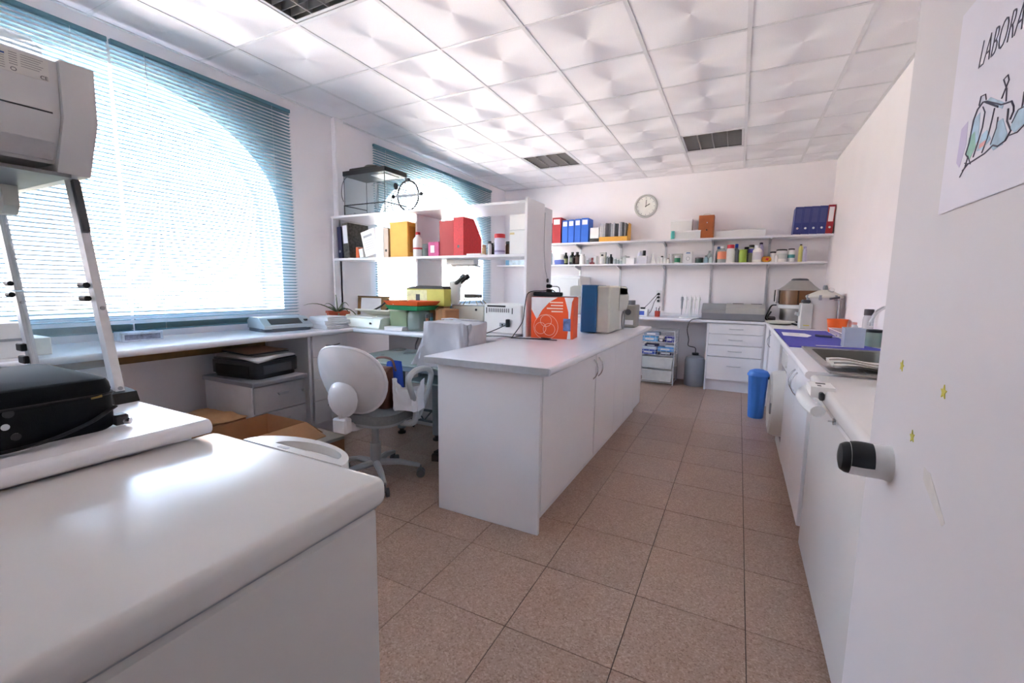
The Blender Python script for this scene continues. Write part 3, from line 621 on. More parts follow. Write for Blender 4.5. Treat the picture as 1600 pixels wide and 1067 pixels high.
# aloe in a terracotta-coloured box pot
t = thing('potted_aloe', 'spiky aloe in a square terracotta pot on the bench corner', 'plant', (-3.28, 2.90, ZB), rz=math.radians(58))
TERC = mat('terracotta_plastic', (190, 88, 58), .6); SOIL = mat('potting_soil', (52, 40, 32), .95, var=.3, scale=50); ALOE = mat('aloe_leaf', (88, 104, 74), .55, var=.15, scale=20)
m = MB()
for z0, z1, r0, r1 in ((0, .1, .065, .085), (.1, .118, .092, .092)):
    m.add([(sx*r, sy*r, z) for z, r in ((z0, r0), (z1, r1)) for sx, sy in ((-1, -1), (1, -1), (1, 1), (-1, 1))], [(0, 1, 5, 4), (1, 2, 6, 5), (2, 3, 7, 6), (3, 0, 4, 7), (3, 2, 1, 0)])
m.build('pot', TERC, t); m = MB(); m.box(-.084, .084, -.084, .084, .095, .105); m.build('soil', SOIL, t)
for a, ln_, rise, droop in ((200, .30, .10, .02), (235, .20, .06, .0), (90, .10, .16, 0), (300, .17, .09, .12), (330, .22, .10, .22), (20, .24, .10, .24), (50, .19, .12, .06), (150, .12, .10, .03), (265, .15, .05, .14)):
    c, s_ = math.cos(math.radians(a)), math.sin(math.radians(a)); ln_ *= 1.05
    m = MB(); m.tube([(ln_*q*c, ln_*q*s_, .105 + rise*math.sin(q*math.pi*.62) - droop*q*q) for q in [i/8 for i in range(9)]], [.0125*(1-.9*(i/8)**1.3) for i in range(9)], 6, flat=.5); m.build('leaf', ALOE, t)
# framed notice leaning
t = thing('notice_board', 'small brown framed board with a white sheet leaning behind the aloe', 'notice board', (-3.20, 3.24, ZB))
M = Matrix.Rotation(math.radians(-6), 4, 'X')
m = MB(); m.box(-.2, .2, 0, .014, 0, .25, .002, M); m.build('board', mat('hardboard', (146, 112, 70), .7, var=.1), t)
m = MB(); m.box(-.15, .11, -.004, -.001, .02, .235, 0, M); m.build('sheet', PAPER, t)
m = MB(); m.box(-.204, .204, -.003, .016, .246, .254, .002, M); m.build('top_edge', mat('dark_wood_edge', (92, 66, 44), .6), t)
# cable bundle
m = MB(); m.tube(spline([(-3.05, 3.1, ZB+.12), (-3.0, 3.15, ZB+.16), (-2.96, 3.16, ZB+.19), (-2.93, 3.19, ZB+.22), (-2.95, 3.22, ZB+.16), (-3.0, 3.2, ZB+.11)], 6), .009, 6)
m.tube(spline([(-3.08, 3.08, ZB+.02), (-3.06, 3.1, ZB+.09), (-3.0, 3.14, ZB+.13)], 5), .006, 6); tag(m.build('cable_bundle', BLK), 'bundled black cable lying against the framed board', 'cable')
# beige balance
t = thing('flat_scanner', 'wide cream flatbed device with sloping front at the corner of the bench', 'scanner', (-2.83, 2.90, ZB), rz=math.radians(-4))
CRM = mat('cream_enamel', (224, 228, 218), .4)
m = MB(); m.prism([(-.165, 0), (.16, 0), (.16, .075), (-.135, .085), (-.155, .078), (-.175, .01)], 'x', -.245, .245); M = None
m.build('body', CRM, t)
m = MB(); m.box(-.235, .235, -.12, .155, .085, .092, .002); m.build('platen', PLW, t)
m = MB(); m.prism([(.155, .085), (.16, .10), (.05, .145), (-.02, .15), (-.03, .14)], 'x', -.22, .2); m.build('raised_cover', PLB, t)
m = MB(); m.cyl((.14, -.168, .045), (.14, -.176, .045), .009, n=10); m.build('knob', BLK, t)
for x in (-.2, .13):
    m = MB(); m.box(x-.02, x+.02, -.125, -.10, .092, .104, .003); m.build('lug', PLB, t)
# papers, jar, trays, yellow box
for k, (lab, x, y, w_, d_, h, rz) in enumerate((('flat pile of white papers at the bench front beside the glass jar', -2.46, 2.765, .17, .10, .03, 8), )):
    t = thing('paper_pile', lab, 'papers', (x, y, ZB), rz=math.radians(rz))
    for q in range(5):
        m = MB(); m.box(-w_/2, w_/2, -d_/2, d_/2, q*h/5, (q+1)*h/5-.0008, 0, Matrix.Rotation(math.radians((q*37 % 9)-4), 4, 'Z')); m.build('sheet', PAPER, t)
t = thing('glass_jar', 'clear glass jar under the coloured trays on the bench', 'jar', (-2.29, 2.845, ZB))
GLS = clear('clear_glass', (205, 220, 216), .22, .03)
m = MB(); m.lathe([(.0, .002), (.085, .002), (.095, .015), (.097, .12), (.085, .15), (.08, .165), (.083, .165), (.077, .165), (.082, .148), (.092, .12), (.09, .018), (.0, .008)], n=28); m.build('glass', GLS, t)
t = thing('green_carton', 'green cardboard carton behind the pile of papers', 'carton', (-2.475, 2.885, ZB), rz=math.radians(3))
m = MB(); m.box(-.085, .085, -.09, .09, 0, .15, .002); m.build('carton', mat('olive_green_card', (132, 146, 112), .7), t); m = MB(); m.box(-.088, .088, -.094, .094, .15, .166, .002); m.build('lid', mat('card_lid', (190, 192, 170), .7), t)
tr = ZB+.168
for nm, lab, z, mm, sc in (('letter_tray', 'green letter tray balanced on the glass jar and carton', tr, mat('green_plastic', (30, 140, 88), .45), .95), ('letter_tray', 'orange letter tray stacked on the green tray', tr+.036, mat('orange_plastic', (224, 92, 36), .45), 1.0)):
    t = thing(nm, lab, 'tray', (-2.345, 2.82, z), rz=math.radians(-5), group='letter trays')
    m = MB(); a, b = .19*sc, .13*sc
    m.box(-a+.03, a-.03, -b+.02, b-.02, 0, .003)
    for s_ in (-1, 1):
        m.add([(s_*(a-.03), -b+.02, 0), (s_*(a-.03), b-.02, 0), (s_*a, b, .034), (s_*a, -b, .034), (s_*(a-.033), -b+.02, .003), (s_*(a-.033), b-.02, .003), (s_*(a-.004), b, .034), (s_*(a-.004), -b, .034)], [(0, 1, 2, 3), (4, 5, 6, 7), (3, 2, 6, 7), (0, 3, 7, 4), (1, 2, 6, 5)])
        m.add([(-a+.03, s_*(b-.02), 0), (a-.03, s_*(b-.02), 0), (a, s_*b, .034), (-a, s_*b, .034), (-a+.03, s_*(b-.023), .003), (a-.03, s_*(b-.023), .003), (a, s_*(b-.004), .034), (-a, s_*(b-.004), .034)], [(0, 1, 2, 3), (4, 5, 6, 7), (3, 2, 6, 7), (0, 3, 7, 4), (1, 2, 6, 5)])
    m.build('tray', mm, t)
t = thing('paper_sheets', 'loose white sheets lying in the orange tray', 'papers', (-2.335, 2.82, tr+.041), rz=math.radians(8))
m = MB(); m.box(-.13, .13, -.09, .09, 0, .012); m.build('sheets', PAPER, t)
t = thing('yellow_carton', 'yellow and white carton with a dark open lid behind the letter trays', 'carton', (-2.335, 3.025, ZB), rz=math.radians(4))
YC = mat('yellow_card', (206, 200, 96), .6, var=.06)
m = MB(); m.box(-.18, .18, -.05, .05, 0, .19, .002); m.build('lower_carton', CARD, t); m = MB(); m.box(-.185, .185, -.055, .055, .192, .335, .002); b_ = m.build('carton', YC, t)
m = MB(); m.box(-.18, .02, -.0562, -.0552, .20, .325); m.build('printed_panel', mat('pale_yellow_print', (222, 222, 170), .6, var=.15, scale=25), b_); m = MB(); m.box(-.09, -.05, -.0568, -.0562, .235, .29); m.build('printed_figure', mat('dark_figure', (60, 66, 74), .6), b_)
m = MB(); m.prism([(-.185, .335), (.185, .335), (.17, .358), (-.05, .362), (-.16, .345)], 'y', -.06, .06); m.build('lid', mat('dark_lid', (54, 52, 50), .6), t)
t = thing('brown_parcel', 'small brown paper parcel beside the jar and trays', 'parcel', (-2.05, 2.89, ZB), rz=math.radians(-8))
m = MB(); m.box(-.06, .06, -.08, .08, 0, .18, .008); m.build('parcel', CARD, t); m = MB(); m.box(-.02, .02, -.082, .082, .0, .182); m.build('tape', mat('parcel_tape', (150, 108, 66), .3), t)
for x, y, h, r, rgb, lab in ((-2.165, 2.78, .14, .011, (150, 88, 62), 'thin brown tube standing beside the glass jar'), (-2.135, 2.80, .15, .012, (70, 120, 130), 'thin teal tube standing beside the glass jar')):
    t = thing('marker_tube', lab, 'tube', (x, y, ZB)); m = MB(); m.lathe([(0, 0), (r, .001), (r, h*.8), (r*.85, h*.81)], n=12); m.build('barrel', mat('tube_%d' % rgb[0], rgb, .5), t); m = MB(); m.lathe([(r*1.05, h*.78), (r*1.05, h), (0, h)], n=12); m.build('cap', DGREY, t)

# grey drawer cabinet with printer and papers
t = thing('file_cabinet', 'grey three-drawer office pedestal under the window bench', 'cabinet', (-3.02, 1.93, 0))
GC = mat('pedestal_grey', (164, 162, 165), .5); GS = mat('pedestal_side', (206, 204, 206), .5)
m = MB(); m.box(-3.30, -2.775, 1.735, 2.125, .04, .585, .002); m.build('carcass', GS, t, world=True)
m = MB(); m.box(-3.31, -2.745, 1.725, 2.135, .585, .615, .004); m.build('top', mat('pedestal_top', (134, 136, 142), .45), t, world=True)
for a, b in ((.05, .215), (.222, .395), (.402, .58)):
    m = MB(); m.box(-2.774, -2.755, 1.74, 2.12, a, b, .003); d = m.build('drawer', GC, t, world=True)
    m = MB(); m.prism([(1.90, b-.06), (1.985, b-.06), (1.975, b-.078), (1.91, b-.078)], 'x', -2.756, -2.743); m.build('pull', GREY, d, world=True)
m = MB(); m.cyl((-2.757, 2.095, .50), (-2.75, 2.095, .50), .008, n=12); m.build('lock', CHR, t, world=True)
for x in (-3.26, -2.82):
    for y in (1.77, 2.09): m = MB(); m.cyl((x, y, 0), (x, y, .04), .018, n=10); m.build('castor', BLK, t, world=True)
t = thing('inkjet_printer', 'black printer on the grey pedestal with papers on its lid', 'printer', (-3.05, 1.955, .615), rz=math.radians(6))
m = MB(); m.prism(rrect(-.22, .21, -.165, .165, .05, 4), 'z', 0, .025); m.build('base', BLK, t)
m = MB(); m.prism(rrect(-.23, .22, -.175, .175, .04, 4), 'z', .026, .115); m.build('body', mat('printer_shell', (38, 38, 42), .35, var=.1), t)
m = MB(); m.box(.215, .226, -.13, .10, .03, .09, .003); m.build('paper_tray', DGREY, t)
m = MB(); m.box(-.17, .15, -.182, -.173, .02, .09, .004); m.build('side_recess', RUB, t)
m = MB(); m.prism(rrect(-.225, .215, -.17, .17, .04, 4), 'z', .116, .128); m.build('scanner_lid', mat('printer_lid', (60, 60, 66), .3), t)
for k, (lab, dx, dy, w_, d_, rz, z, mm) in enumerate((('curling white papers on top of the black printer', .03, -.02, .42, .30, 5, .744, PAPER), ('grey plastic folder on the papers over the printer', -.02, .03, .40, .26, -4, .760, GREY), ('brown paper folder topmost on the printer pile', -.04, .02, .34, .30, -3, .776, mat('buff_folder', (178, 140, 112), .75)))):
    t = thing(('loose_papers', 'plastic_folder', 'buff_folder')[k], lab, ('papers', 'folder', 'folder')[k], (-3.05+dx, 1.955+dy, z), rz=math.radians(rz))
    m = MB()
    for q in range(2 if k == 0 else 1):
        def ff(u, v, q=q, s_=0): return ((u-.5)*w_, (v-.5)*d_, .0005+.006*q + s_ + (.004 if k == 0 else .002)*math.sin(5*u+2*v+q) + .004 - (.024*max(0, u-.7)*max(0, .5-v)*4 if k == 0 else 0))
        m.surf(ff, 8, 6); m.surf(lambda u, v: ff(u, v, q, .003), 8, 6)
    m.build('sheet', mm, t)
    if k == 2: m = MB(); m.box(-.17, .17, -.14, .15, -.006, -.001); m.build('dark_sleeve', BLK, t)
# cardboard boxes on the floor
t = thing('open_carton', 'open brown cardboard box on the floor before the grey pedestal', 'cardboard box', (-2.55, 1.61, 0))
m = MB(); x0, x1, y0, y1, h = -.19, .19, -.2, .2, .40; e = .005
m.box(x0, x1, y0, y1, 0, e); m.box(x0, x0+e, y0, y1, 0, h); m.box(x1-e, x1, y0, y1, 0, h); m.box(x0, x1, y0, y0+e, 0, h); m.box(x0, x1, y1-e, y1, 0, h); m.build('walls', CARD, t)
for P in ([(x1, y0, h), (x1, y1, h), (x1+.15, y1+.02, h-.07), (x1+.15, y0-.02, h-.07)], [(x0, y1, h), (x1, y1, h), (x1, y1+.12, h-.1), (x0, y1+.12, h-.1)]):
    m = MB(); m.add(P + [(p[0], p[1], p[2]-e) for p in P], [(0, 1, 2, 3), (4, 5, 6, 7), (0, 1, 5, 4), (1, 2, 6, 5), (2, 3, 7, 6), (3, 0, 4, 7)]); m.build('flap', CARD, t)
t = thing('closed_carton', 'closed brown carton with crumpled paper top against the wall', 'cardboard box', (-2.98, 1.50, 0), rz=math.radians(3))
m = MB(); m.box(-.2, .2, -.19, .19, 0, .40, .004); m.build('box', CARD, t)
m = MB(); m.surf(lambda u, v: (-.21+.42*u, -.2+.4*v, .402 + .035*math.sin(math.pi*u)*math.sin(math.pi*v) + .012*math.sin(13*u+3*v)*math.sin(9*v+4*u)), 14, 14); m.surf(lambda u, v: (-.21+.42*u, -.2+.4*v, .401), 1, 1); m.build('crumpled_paper', mat('kraft_paper', (194, 148, 104), .8, var=.08), t)
t = thing('small_carton', 'small low brown box on the floor next to the drawer unit', 'cardboard box', (-2.60, 2.06, 0), rz=math.radians(-6))
m = MB(); m.box(-.15, .15, -.13, .13, 0, .17, .003); m.build('box', CARD, t); m = MB(); m.box(-.152, .152, -.132, .132, .165, .19, .003); m.build('lid', mat('grey_lid_board', (170, 164, 156), .7), t)
# ------------------------------------------------------------------ office chair
CHW = mat('chair_shell', (216, 213, 214), .3, var=.03); CHF = mat('chair_fabric', (120, 118, 116), .8, var=.08, scale=60)
t = thing('office_chair', 'grey swivel office chair with rounded plastic shell back, facing the glass desk', 'chair', (-2.03, 2.06, 0), rz=math.radians(6))
def bk(s, off):
    def f(u, v):
        a = 2*math.pi*u; r = v; ex = .235*r*math.copysign(abs(math.cos(a))**.8, math.cos(a)); ez = .20*r*math.copysign(abs(math.sin(a))**.8, math.sin(a))
        wz = 1 - .16*(ez < 0)*abs(ez)/.2
        return (ex*wz, -.25 + off + s*(.045*(1-r*r)) + .10*ex*ex/.055*.5 - .05*(ez/.2), .70 + ez)
    return f
m = MB(); m.surf(bk(-1, 0), 32, 8, True); m.surf(bk(-1, .018), 32, 8, True)
m.surf(lambda u, v: tuple(Vector(bk(-1, 0)(u, 1)).lerp(Vector(bk(-1, .018)(u, 1)), v)), 32, 2, True); shell = m.build('back_shell', CHW, t, sharp=60)
m = MB(); m.tube([bk(-1, .012)(i/32, 1.0) for i in range(32)], .013, 8, True); m.build('back_rim', CHW, t)
m = MB(); m.surf(bk(1, .03), 32, 8, True); m.surf(bk(1, .022), 32, 8, True); m.build('back_cushion', CHF, t, sharp=60)
m = MB(); m.sphere((0, -.278, .60), .105, sz=1.05, sy=.42); m.build('back_boss', CHW, t)
m = MB(); m.tube(spline([(0, -.285, .60), (0, -.285, .50), (0, -.27, .44), (0, -.18, .405), (0, -.05, .40)], 5), .028, 10, flat=.5); m.build('back_stem', CHW, t)
m = MB(); m.box(-.05, .05, -.32, -.26, .40, .49, .01); m.build('tilt_cover', CHW, t)
m = MB(); m.prism(rrect(-.235, .235, -.2, .25, .12, 6), 'z', .43, .485); m.build('seat_cushion', CHF, t)
m = MB(); m.prism(rrect(-.225, .225, -.19, .24, .12, 6), 'z', .41, .43); m.build('seat_pan', mat('seat_pan', (150, 150, 150), .4), t)
for s_ in (-1, 1):
    m = MB(); m.tube(spline([(s_*.20, .0, .40), (s_*.28, .02, .41), (s_*.29, .03, .50), (s_*.29, -.03, .64), (s_*.29, -.04, .70), (s_*.288, .04, .735), (s_*.285, .17, .725), (s_*.288, .215, .685), (s_*.29, .18, .60), (s_*.29, .10, .49), (s_*.285, .05, .43)], 5), .019, 8); m.build('armrest', mat('arm_grey', (186, 186, 184), .4), t)
m = MB(); m.cyl((0, 0, .11), (0, 0, .25), .034, n=16); m.cyl((0, 0, .25), (0, 0, .41), .022, n=16); m.build('gas_column', mat('column_grey', (160, 160, 162), .4), t)
m = MB(); m.box(-.09, .09, -.08, .1, .375, .41, .008); m.build('mechanism', DGREY, t)
m = MB(); m.cyl((.09, .03, .395), (.21, .08, .385), .006, n=8); m.cyl((.19, .07, .385), (.24, .09, .36), .011, n=8); m.build('lever', BLK, t)
for k in range(5):
    a = math.radians(72*k + 30); c, s_ = math.cos(a), math.sin(a)
    m = MB(); m.tube([(.02*c, .02*s_, .115), (.15*c, .15*s_, .11), (.28*c, .28*s_, .078)], [.024, .02, .014], 8); lg = m.build('base_leg', mat('base_grey', (170, 170, 172), .35), t)
    m = MB()
    for q in (-1, 1): m.cyl((.285*c - q*.006*s_, .285*s_ + q*.006*c, .028), (.285*c - q*.024*s_, .285*s_ + q*.024*c, .028), .028, n=14)
    m.cyl((.285*c, .285*s_, .03), (.285*c, .285*s_, .08), .006, n=8); m.build('castor', mat('castor_grey', (96, 96, 98), .4), lg)
BRN = mat('brown_leather', (98, 52, 30), .5, var=.15, scale=25, bump=.1, bscale=60)
t = thing('leather_bag', 'brown leather bag sitting on the office chair', 'bag', (-2.03, 2.09, .488), rz=math.radians(6))
m = MB()
def lb(u, v):
    a = 2*math.pi*u; k = .85 - .12*v + .04*math.sin(5*a+4*v); return (.15*k*math.copysign(abs(math.cos(a))**.6, math.cos(a)), .085*k*math.copysign(abs(math.sin(a))**.6, math.sin(a)) - .02*v, .24*v + .015*v*math.sin(3*a))
m.surf(lb, 28, 8, True); n = 28; b = len(m.v)-n; m.f.append(tuple(range(b, b+n))); m.f.append(tuple(range(n-1, -1, -1))); m.build('body', BRN, t, sharp=50)
m = MB(); m.tube(spline([(-.1, .06, .22), (-.06, .08, .29), (.05, .08, .29), (.1, .06, .22)], 6), .008, 6); m.build('strap', BRN, t)
t = thing('blue_folder', 'bright blue folded cloth sticking out of the brown bag', 'cloth', (-1.99, 2.20, .60), rz=math.radians(30))
m = MB(); m.surf(lambda u, v: (.13*(u-.5)*(1-.3*v), .02*math.sin(6*u+2*v)+.01, .17*v - .03*abs(u-.5)), 10, 6); m.surf(lambda u, v: (.13*(u-.5)*(1-.3*v), .02*math.sin(6*u+2*v)-.01, .17*v - .03*abs(u-.5)), 10, 6); m.build('cloth', mat('cobalt_cloth', (28, 72, 176), .7), t)
t = thing('paper_carrier', 'creased white paper bag on the chair seat beside the armrest', 'bag', (-1.80, 2.12, .488), rz=math.radians(15))
m = MB()
def pb(u, v):
    a = 2*math.pi*u; k = 1+.08*v; return (.085*k*math.copysign(abs(math.cos(a))**.35, math.cos(a)), .06*(1-.3*v)*math.copysign(abs(math.sin(a))**.35, math.sin(a)) + .012*math.sin(7*a+5*v), .16*v + .035*v*v*math.sin(2*a+1))
m.surf(pb, 32, 8, True); m.f.append(tuple(range(31, -1, -1))); m.build('paper', PAPER, t, sharp=25)

# ------------------------------------------------------------------ glass desk with covered monitor
GG = clear('green_tinted_glass', (196, 212, 208), .6, .08); GM = mat('desk_grey_metal', (146, 158, 168), .4, .3)
t = thing('glass_desk', 'glass-topped grey metal desk between the chair and the island', 'desk', (-2.02, 2.6, 0))
m = MB(); m.box(-2.58, -1.52, 2.30, 2.93, .705, .72, .004); m.build('glass_top', GG, t, world=True)
m = MB(); m.box(-2.55, -1.55, 2.31, 2.345, .675, .703, .003); m.box(-2.55, -1.55, 2.87, 2.90, .675, .703, .003); m.box(-2.55, -2.52, 2.345, 2.87, .675, .703, .003); m.box(-1.58, -1.55, 2.345, 2.87, .675, .703, .003); m.build('frame', GM, t, world=True)
m = MB(); m.box(-2.0, -1.54, 2.32, 2.62, .60, .612, .003); m.build('keyboard_shelf', GG, t, world=True)
for x in (-1.985, -1.555):
    m = MB(); m.box(x-.008, x+.008, 2.45, 2.6, .612, .676, .002); m.build('shelf_bracket', GM, t, world=True)
for x in (-2.50, -2.13, -1.62):
    m = MB(); m.cyl((x, 2.85, .05), (x, 2.85, .676), .036, n=18); lg = m.build('leg', GM, t, world=True)
    m = MB(); m.lathe([(0, 0), (.034, 0), (.034, .014), (.018, .02), (.018, .035), (.036, .05)], (x, 2.85, 0), 16); m.build('foot', BLK, lg, world=True)
m = MB(); m.cyl((-2.5, 2.85, .235), (-1.62, 2.85, .235), .011, n=8); m.cyl((-2.5, 2.85, .145), (-1.62, 2.85, .145), .011, n=8)
for i in range(11):
    x0 = -2.5 + .08*i; m.cyl((x0, 2.85, .145 if i % 2 else .235), (x0+.08, 2.85, .235 if i % 2 else .145), .006, n=6)
m.build('truss_rail', mat('truss_dark', (88, 98, 108), .4, .4), t, world=True)
t = thing('covered_monitor', 'monitor draped in a wrinkled grey plastic cover on the glass desk', 'monitor', (-1.705, 2.50, .7205))
COV = mat('grey_cover', (182, 182, 188), .45, var=.03, bump=.35, bscale=20)
m = MB()
def cv(u, v):
    a = 2*math.pi*u; ca, sa = math.cos(a), math.sin(a); flare = 1 + .16*(1-v)**2
    w_ = .195*math.copysign(abs(ca)**.35, ca)*flare; d_ = .135*math.copysign(abs(sa)**.4, sa)*flare
    k = (1-v); return (w_ - .05*k*k + .018*k*math.sin(5*a+3*v), d_ + .022*k*math.sin(8*a+2*v) + .008*math.sin(17*u*6+9*v), .30*min(1, v*1.06) - .012*abs(ca)*(v > .9) + .006*math.sin(9*a)*v)
m.surf(cv, 56, 14, True); n = 56; b = len(m.v)-n; m.v.append((0, 0, .302)); c_ = len(m.v)-1
m.f += [(b+i, b+(i+1) % n, c_) for i in range(n)]; m.build('cover', COV, t, sharp=70)
m = MB(); m.tube(spline([(-.1, -.02, .31), (0, -.04, .318), (.1, -.03, .31), (.17, .02, .308)], 5), .005, 6); m.build('cover_seam', COV, t)
# small black foot pedal glimpsed beside the island
t = thing('foot_pedal', 'small black foot pedal on the floor where the desk meets the island', 'pedal', (-1.87, 2.55, 0), rz=math.radians(20))
m = MB(); m.prism([(-.07, 0), (.07, 0), (.07, .02), (-.05, .05), (-.07, .045)], 'x', -.05, .05); m.build('base', BLK, t); m = MB(); m.box(-.042, .042, -.06, .05, .045, .056, .003, Matrix.Rotation(math.radians(-12), 4, 'X')); m.build('tread', RUB, t)

# ------------------------------------------------------------------ island
ZI = .88
t = thing('island_worktop', 'long white worktop of the central island with a metal end strip', 'worktop', (-1.12, 3.2, ZI-.038))
m = slab(MB(), -1.488, -.752, 1.885, 4.56, ZI-.038, ZI, ('+x', )); m.build('worktop', TOPM, t, world=True)
m = MB(); m.box(-1.489, -.765, 1.881, 1.886, ZI-.036, ZI-.001, .001); m.build('edge_strip', ALU, t, world=True)
m = MB(); m.box(-1.445, -.83, 1.945, 1.967, 0, ZI-.038, .002); tag(m.build('island_end_panel', LAM), 'full-height white end panel of the island facing the camera', 'panel')
def isl_cab(y0, y1, lab, doors, gap):
    t = thing('island_cabinet', lab, 'cabinet', (-1.12, (y0+y1)/2, 0), group='island base cabinets')
    m = MB(); m.box(-1.40, -.845, y0+.001, y0+.019, .1, ZI-.039); m.box(-1.40, -.845, y1-.019, y1-.001, .1, ZI-.039); m.box(-1.40, -.845, y0+.019, y1-.019, .1, .118); m.box(-1.41, -1.40, y0+.001, y1-.001, .1, ZI-.039); m.box(-1.40, -.845, y0+.019, y1-.019, ZI-.06, ZI-.04); m.build('carcass', LAM, t, world=True)
    m = MB(); m.box(-.905, -.89, y0, y1, 0, .1); m.build('plinth', LAME, t, world=True)
    for a, b, side in doors:
        m = MB(); m.box(-.844, -.826, a+.0025, b-.0025, .112, ZI-.046, .0015); d = m.build('door', LAM, t, world=True)
        if side:
            y = a+.05 if side < 0 else b-.05
            m = MB(); bow(m, (-.826, y, .655), (-.826, y, .785), (.03, 0, 0), .0048); m.build('handle', CHR, d, world=True)
isl_cab(1.968, 2.88, 'wide island cabinet with a plain white door nearest the camera', [(1.968, 2.874, 1)], 0)
isl_cab(2.89, 3.76, 'middle island cabinet with two bow-handled white doors', [(2.89, 3.405, -1), (3.405, 3.76, 0)], 0)
isl_cab(3.76, 4.50, 'farthest island cabinet with white doors at the back end', [(3.76, 4.13, 0), (4.13, 4.50, 0)], 0)
# ------------------------------------------------------------------ island items
def cable(name, lab, pts, r=.0035, mm=None, n=6): m = MB(); m.tube(spline(pts, n), r, 6); return tag(m.build(name, mm or BLK), lab, 'cable')
ORG = mat('orange_print', (232, 84, 30), .5, var=.03); ORW = mat('box_white', (232, 230, 232), .5)
t = thing('orange_carton', 'orange and white printed carton with ring logo at the island corner by the shelving', 'carton', (-1.225, 3.115, ZI), rz=math.radians(9))
m = MB(); m.box(-.158, .158, -.095, .095, 0, .305, .002); m.build('carton', ORG, t)
m = MB(); F = -.0962
m.prism([(-.157, .303), (.04, .303), (-.02, .27), (-.075, .21), (-.115, .14), (-.157, .215)], 'y', F, F+.0006); m.build('white_panel', ORW, t)
m = MB(); m.prism([(.115, .002), (.157, .002), (.157, .303), (.09, .303), (.12, .2), (.125, .1)], 'y', F, F+.0006); m.build('white_panel', ORW, t)
m = MB(); m.prism([(.142, .002), (.1575, .002), (.1575, .30), (.145, .27), (.135, .15)], 'y', F-.0006, F); m.build('orange_stripe', ORG, t)
m = MB(); m.box(.085, .14, F-.0012, F-.0006, .06, .15); m.build('photo_print', mat('photo_print', (96, 120, 170), .4, var=.5, scale=30), t)
LWH = mat('pale_print', (246, 214, 196), .5)
for k, (w_) in enumerate((.10, .09, .12, .085)):
    m = MB(); m.box(.08-w_, .08, F-.0008, F, .262-.022*k, .271-.022*k); m.build('text_line', LWH, t)
for cx_, cz_, r in ((-.045, .13, .042), (-.085, .075, .042), (-.02, .068, .044), (-.045, .085, .092)):
    m = MB(); m.tube([(cx_ + r*math.cos(a), F-.0002, max(.004, cz_ + r*math.sin(a))) for a in [2*math.pi*i/28 for i in range(28)]], .0013, 4, True); m.build('ring_print', LWH, t)
m = MB(); m.box(-.15, .15, -.085, .085, .3055, .309); m.build('top_flap', DGREY, t)
# white instrument behind orange box top: power strip on carton
t = thing('power_strip', 'black power strip lying on top of the orange carton', 'power strip', (-1.28, 3.13, ZI+.31), rz=math.radians(6))
m = MB(); m.box(-.12, .10, -.028, .028, 0, .03, .006); m.build('housing', BLK, t)
for x in (-.08, -.03, .02, .065): m = MB(); m.lathe([(.0, .0295), (.016, .0295), (.018, .031), (.014, .031), (0, .0302)], (x, 0, 0), 12); m.build('socket', DGREY, t)
# blue and cream analyser
t = thing('bench_analyser', 'cream benchtop analyser with a broad blue side panel on the island', 'analyser', (-1.035, 3.72, ZI), rz=math.radians(0))
BLU = mat('steel_blue', (40, 104, 160), .4, var=.03); CRA = mat('analyser_cream', (204, 206, 196), .4)
m = MB(); m.box(-.135, .0, -.165, .14, 0.006, .40, .008); m.build('blue_panel', BLU, t)
m = MB(); m.box(-.0005, .11, -.16, .20, 0.006, .395, .012); m.build('cream_panel', CRA, t)
m = MB(); m.prism([(-.16, .30), (.27, .30), (.295, .32), (.295, .375), (.27, .395), (-.12, .395), (-.16, .38)], 'y', .141, .44, Matrix.Translation((-.18, 0, 0))); m.build('hood', CRA, t)
m = MB(); m.prism([(.14, .18), (.42, .18), (.50, .24), (.50, .30), (.38, .39), (.14, .395)], 'x', -.10, .115); m.build('head', CRA, t)
m = MB(); m.box(-.10, .10, .20, .40, .0, .181, .006); m.build('pedestal', PLW, t)
m = MB(); m.prism([(.40, .372), (.475, .318), (.478, .32), (.403, .376)], 'x', .0, .05); m.build('display', mat('display_dark', (70, 76, 72), .2), t)
m = MB(); m.prism([(.40, .372), (.475, .318), (.478, .32), (.403, .376)], 'x', .06, .11); m.build('keypad', mat('keypad_blue', (110, 170, 196), .4), t)
m = MB(); m.tube([(.116, .30 + .05*math.cos(a), .09 + .08*math.sin(a)) for a in [2*math.pi*i/20 for i in range(20)]], .006, 6, True); m.build('sample_wheel', GREY, t)
t = thing('sample_pump', 'grey sample pump block at the far end of the island', 'pump', (-.93, 4.36, ZI))
m = MB(); m.box(-.07, .07, -.09, .09, .004, .22, .008); m.build('block', mat('warm_grey', (150, 148, 140), .45), t); m = MB(); m.cyl((.0, -.089, .15), (0, -.10, .15), .028, n=16); m.build('dial', DGREY, t); m = MB(); m.box(-.05, .05, -.0905, -.0895, .03, .075); m.build('white_label', PAPER, t)
m = MB(); m.cyl((0, 0, .22), (0, 0, .26), .045, n=16); m.build('top_cap', GREY, t)
